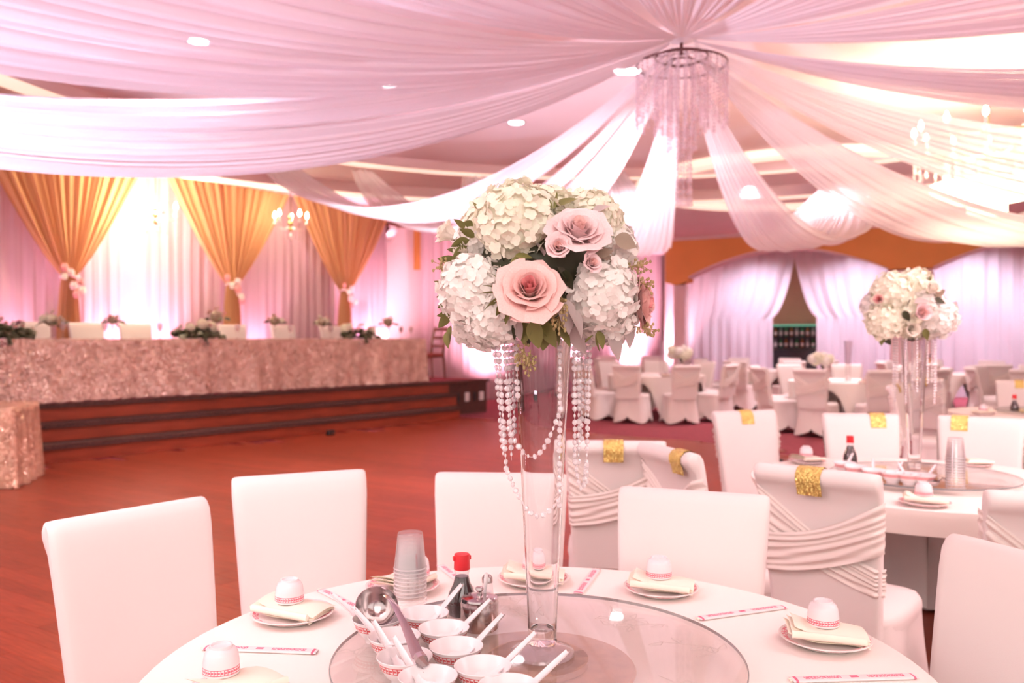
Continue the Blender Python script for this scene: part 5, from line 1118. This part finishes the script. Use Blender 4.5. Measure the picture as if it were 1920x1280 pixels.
for (x, y, dep, dx, dy, kind, sc) in ((1655, 625, 0.08, -0.3, 1, 'dark', 1.2), (1660, 630, 0.08, 0.4, 1, 'darker', 1.1), (1735, 615, 0.15, 0, 1, 'dark', 1.2), (1752, 556, 0.14, 0.6, -0.5, 'euc', 1.2), (1775, 598, 0.10, 1, 0.2, 'dark', 1.0), (1708, 562, 0.17, -0.6, 0.6, 'darker', 1.2), (1715, 568, 0.175, 1, -0.4, 'miller', 1.0), (1695, 582, 0.175, 0.3, 1, 'darker', 1.2), (1742, 530, 0.10, 0.3, -1, 'dark', 1.0), (1735, 520, 0.04, -0.3, -1, 'dark', 1.0), (1752, 560, 0.14, 0.8, 0.2, 'darker', 1.2), (1640, 585, 0.06, -1, 0.2, 'dark', 1.0)):
    leaf(bq2, on2(x, y, dep), (dx, -0.2, -dy), kind, 0.8, sc)

# ------------------------------------------------------------------ far vases and posies on the far tables
for c, lab in (((FT[0][0][0] + 0.1, FT[0][0][1]), 'tall empty glass vase on the far table nearest the stage'), ((FT[1][0][0] + 0.02, FT[1][0][1]), 'tall empty glass vase on the far table below the bar shelf')): tall_vase(c, TT, lab)
def far_posy(x, y, D, label, n=6, r=0.13):
    c = Vector(((x - 960) / F * D, D, EYE + (YH - y) * D / F)); o = thing('flower_posy', label, 'posy', tuple(c), 0, 'white flower posies by the far tables')
    for i in range(n):
        a = 2 * PI * i / n; put(HY[i % 2], 'hydrangea', o, mtx=axis_mtx((r * math.cos(a), -0.05 + 0.05 * math.sin(a), 0.35 * r * math.sin(a * 2) + 0.03), (math.cos(a), -1, math.sin(a)), a, r * 0.55))
    put(HY[0], 'hydrangea', o, mtx=axis_mtx((0, -0.06, 0.03), (0, -1, 0.4), 0, r * 0.6)); leaf(o, (0, -0.02, -0.06), (0.5, -0.2, -0.6), 'darker', 0.5, 2.5); leaf(o, (0.05, -0.02, -0.05), (1, -0.2, -0.3), 'darker', 0.5, 2.5)
    MB().tube([(0, 0, 0), (0, 0, TT - c.z)] if c.z > TT else [(0, 0, 0), (0, 0, -c.z + 0.005)], 0.03, 8).build('holder', GLASS, o)
far_posy(1273, 664, 14.4, 'white flower posy on the far table nearest the stage', 7, 0.15)
far_posy(1537, 676, 12.9, 'white flower posy with pink buds on the far table below the bar shelf', 6, 0.13)
# ------------------------------------------------------------------ long head table on the stage
random.seed(33)
TABH = 0.765
tE = t_of(797, 0.12); tS = TL + 0.6
ht = thing('head_table', 'long head table under a rose gold sequin cloth on the stage', 'table', SL(tE, 0.10, STAGE_Z), SRZ)
Lh = tE - tS; dep = 0.78
def local_box(m, x0, x1, y0, y1, z0, z1): return m.box(((x0 + x1) / 2, (y0 + y1) / 2, (z0 + z1) / 2), (x1 - x0, y1 - y0, z1 - z0))
local_box(MB(), -Lh, -0.02, 0.02, dep, TABH - 0.035, TABH - 0.008).build('tabletop', DARKWOOD, ht, smooth=False)
for k in range(6):
    for y in (0.10, dep - 0.10): MB().tube([(-0.25 - k * (Lh - 0.5) / 5, y, 0.002), (-0.25 - k * (Lh - 0.5) / 5, y, TABH - 0.035)], 0.018, 8).build('leg', BLACK, ht)
m = MB(); nU = 260
def clothfn(u, v):
    x = -Lh + (Lh + 0.0) * u
    fold = 0.020 * math.sin(x * 5.1) + 0.016 * math.sin(x * 11.3 + 1) + 0.010 * math.sin(x * 23)
    gather = sum(0.09 * math.exp(-((x - g) / 0.10) ** 2) for g in (-6.35, -3.55, -1.15))
    if v < 0.3: return (x, dep - (dep) * v / 0.3, TABH)
    k = (v - 0.3) / 0.7; flare = 0.045 * k + (fold + gather) * k ** 1.2 * 1.2; return (x, -0.004 - flare, TABH - 0.002 - (TABH - 0.012 + 0.006 * math.sin(x * 31)) * k)
m.grid(clothfn, nU, 20)
def endfn(u, v):
    y = dep * (1 - u) if True else 0; k = v; fold = 0.012 * math.sin(y * 16); return (0.0 + 0.03 * k + fold * k - (0), y - (0.045 * k if u > 0.98 else 0), TABH - (TABH - 0.012) * k)
m.grid(endfn, 16, 16); m.build('sequin_cloth', SEQUIN, ht, sharp=180)

# corner of another sequin-covered table at the left edge
cx, cy = px(33, 760, 0.76)
st = thing('sweets_table', 'small table under a pale gold sequin cloth at the left edge of the dance floor', 'table', (cx - 0.45, cy + 0.10, 0.0085), 0.25)
local_box(MB(), -0.40, 0.40, -0.40, 0.40, 0.715, 0.742).build('tabletop', DARKWOOD, st, smooth=False)
for sx in (-1, 1):
    for sy in (-1, 1): MB().tube([(sx * 0.37, sy * 0.37, 0), (sx * 0.37, sy * 0.37, 0.715)], 0.018, 8).build('leg', BLACK, st)
m = MB()
def sq(u, v):
    a = 2 * PI * u
    if v < 0.3: x, y = rr(a, 0.452 * v / 0.3, 0.452 * v / 0.3, 14); return (x, y, 0.75)
    k = (v - 0.3) / 0.7; g = 0.452 + 0.03 * k + 0.025 * k * math.sin(a * 14) + 0.012 * k * math.sin(a * 31); x, y = rr(a, g, g, 9); return (x, y, 0.749 - (0.749 - 0.006) * k)
m.grid(sq, 128, 20, cu=True); m.build('sequin_cloth', SEQUIN2, st, sharp=180)

# ------------------------------------------------------------------ flowers and glasses on the head table
HT_Z = STAGE_Z + TABH
def bloom_cluster(o, n, rx, ry, rz, z0, size, mats, rnd, leafs=10, hang=0.0):
    for i in range(n):
        a = 2 * PI * i / n + rnd.uniform(-0.3, 0.3); k = math.sqrt(rnd.random()); c = Vector((rx * k * math.cos(a), ry * k * math.sin(a), z0 + rz * (1 - k * k) + rnd.uniform(-0.02, 0.02))); kind = rnd.choice(mats)
        if kind in RS: rose(o, c, (0.5 * math.cos(a), -0.8 + 0.3 * math.sin(a), 0.6), size * rnd.uniform(0.8, 1.1), kind, a, 3)
        else: put(HY[int(kind)], 'hydrangea', o, mtx=axis_mtx(c, (math.cos(a), -0.6, 0.6), a, size * rnd.uniform(1.0, 1.4)))
    for i in range(leafs):
        a = 2 * PI * i / leafs; c = (rx * 0.8 * math.cos(a), ry * 0.8 * math.sin(a), z0 - 0.01); leaf(o, c, (math.cos(a), math.sin(a) - 0.4, rnd.uniform(-0.3, 0.4) - hang), 'darker', 0.4, 2.6)
RS['mauve'] = rose_set(MAUVE, MAUVE)
def low_arr(xx, lab, seed, w=0.33):
    t = t_of(xx, 0.32); x, y, _ = SL(t, 0.30, 0); o = thing('low_flower_arrangement', lab, 'flower arrangement', (x, y, HT_Z), SRZ, 'low flower arrangements on the head table'); rnd = random.Random(seed)
    MB().box((0, 0, 0.03), (w * 1.5, 0.16, 0.05), bev=0.01).build('foam_tray', LEAF_D, o, smooth=False)
    for i in range(11):
        x_ = (i / 10 - 0.5) * 2 * w; MB().ball((x_ * 0.9, rnd.uniform(-0.06, 0.05), 0.07 + 0.06 * (1 - abs(i / 5 - 1))), (0.07, 0.06, 0.05), 8, 5).build('greenery', LEAF_D, o)
    bloom_cluster(o, 16, w, 0.12, 0.12, 0.10, 0.06, ['pale', 'mauve', 'blush', 'ivory', 'pale', '0'], rnd, 18, 0.3)
    for i in range(8):
        x_ = rnd.uniform(-w, w); leaf(o, (x_, -0.12, 0.05), (rnd.uniform(-0.5, 0.5), -0.8, rnd.uniform(-1, 0)), 'darker', 0.4, 2.8)
    for i in range(3): rose(o, (rnd.uniform(-0.15, 0.15), -0.24, -0.04 - 0.02 * i), (0, -1, 0.1), 0.045, 'pale', i, 3); 
    MB().tube([(0, -0.10, 0.06), (0.0, -0.22, 0.02), (0.0, -0.245, -0.07)], 0.03, 6).build('trailing_greenery', LEAF_D, o)
low_arr(2, 'low trailing flower arrangement on the head table at the left edge', 1, 0.36)
low_arr(368, 'low flower arrangement on the head table before the middle gold drape', 2, 0.33)
low_arr(668, 'low flower arrangement on the head table before the rightmost gold drape', 3, 0.34)
def stand_posy(xx, yy, lab, seed, r=0.11, mats=('ivory', 'pale', '0')):
    t = t_of(xx, 0.55); x, y, _ = SL(t, 0.55, 0); zc = EYE + (YH - yy) * y / F; o = thing('posy_vase', lab, 'posy', (x, y, HT_Z), SRZ, 'posies in slim vases on the head table'); rnd = random.Random(seed)
    h = max(0.10, zc - HT_Z - 0.06); MB().lathe([(0.001, 0.0), (0.04, 0.0), (0.042, 0.012), (0.014, 0.025), (0.013, h * 0.6), (0.028, h), (0.024, h), (0.009, h * 0.6), (0.001, 0.03)], 14).build('slim_vase', GLASS, o)
    MB().ball((0, 0, h + 0.05), (r * 0.7, r * 0.6, r * 0.6), 8, 6).build('greenery', LEAF_E, o)
    bloom_cluster(o, 8, r, r * 0.8, r * 0.9, h + 0.03, 0.05, list(mats), rnd, 7)
for xx, yy, lab, r in ((97, 599, 'posy in a slim vase on the head table left of the leftmost gold drape', 0.13), (211, 598, 'compact peach posy on the head table before the bright uplights', 0.10), (406, 592, 'tall peach posy rising behind the middle low arrangement', 0.15), (515, 600, 'pale posy in a slim vase right of the middle gold drape', 0.12), (603, 602, 'small pale posy left of the rightmost low arrangement', 0.11), (728, 603, 'posy in a slim vase at the right end of the head table', 0.13)):
    stand_posy(xx, yy, lab, int(xx), r, ('blush', 'pale', 'ivory') if xx in (211, 406, 728) else ('ivory', 'pale', '0'))
def goblet(xx, lab, nn=0.45):
    t = t_of(xx, nn); x, y, _ = SL(t, nn, 0); o = thing('wine_glass', lab, 'glass', (x, y, HT_Z), 0, 'wine glasses on the head table')
    MB().lathe([(0.001, 0.0), (0.035, 0.0), (0.035, 0.003), (0.005, 0.008), (0.004, 0.09), (0.025, 0.11), (0.038, 0.15), (0.033, 0.21), (0.031, 0.21), (0.036, 0.15), (0.001, 0.105)], 16).build('glass_body', CRYSTAL_FAR, o)
for xx, lab in ((28, 'wine glass on the head table right of the left edge arrangement'), (118, 'wine glass on the head table beside the leftmost gold drape'), (196, 'wine glass on the head table left of the compact peach posy'), (300, 'wine glass with a pink bloom on the head table before the bright uplight'), (445, 'wine glass on the head table right of the middle gold drape'), (545, 'wine glass on the head table right of the pale posy'), (620, 'wine glass on the head table left of the rightmost arrangement'), (752, 'wine glass on the head table right of the end posy'), (771, 'rightmost wine glass on the head table')): goblet(xx, lab)
# covered chairs behind the head table and the wooden one at its end
for xx, w in ((75, 'left of the leftmost gold drape'), (180, 'right of the leftmost gold drape'), (272, 'before the bright uplights'), (455, 'right of the middle gold drape'), (550, 'behind the pale posy'), (640, 'behind the rightmost low arrangement'), (728, 'at the right end')):
    t = t_of(xx, 1.22); x, y, _ = SL(t, 1.22, 0); make_chair('pale covered chair behind the head table %s' % w, (x, y, STAGE_Z), SRZ + PI, 'covered chairs behind the head table', sash=False, band=False, scale=(1.15, 1.0, 1.03))
t = t_of(806, 0.75); x, y, _ = SL(t, 0.75, 0)
wc = thing('wooden_chair', 'dark wooden chair standing at the right end of the head table', 'chair', (x, y, STAGE_Z), SRZ - 0.15)
for sx in (-1, 1):
    MB().tube([(0.21, sx * 0.19, 0.0), (0.19, sx * 0.19, 0.25), (0.17, sx * 0.19, 0.46), (0.19, sx * 0.19, 0.68), (0.27, sx * 0.19, 0.98)], [0.018, 0.02, 0.026, 0.026, 0.02], 8).build('rear_post', DARKWOOD, wc)
    MB().tube([(-0.21, sx * 0.19, 0.0), (-0.19, sx * 0.19, 0.44)], [0.016, 0.02], 8).build('front_leg', DARKWOOD, wc)
    MB().tube([(-0.19, sx * 0.19, 0.42), (0.18, sx * 0.19, 0.43)], 0.02, 8).build('seat_rail', DARKWOOD, wc)
MB().box((-0.01, 0, 0.465), (0.42, 0.40, 0.05), bev=0.015).build('seat', pmat('red_seat_cloth', (0.35, 0.08, 0.07), 0.8), wc)
for z, xo in ((0.62, 0.183), (0.78, 0.217), (0.94, 0.259)): MB().box((xo, 0, z), (0.03, 0.36, 0.06), bev=0.008).build('back_rail', DARKWOOD, wc, smooth=False)
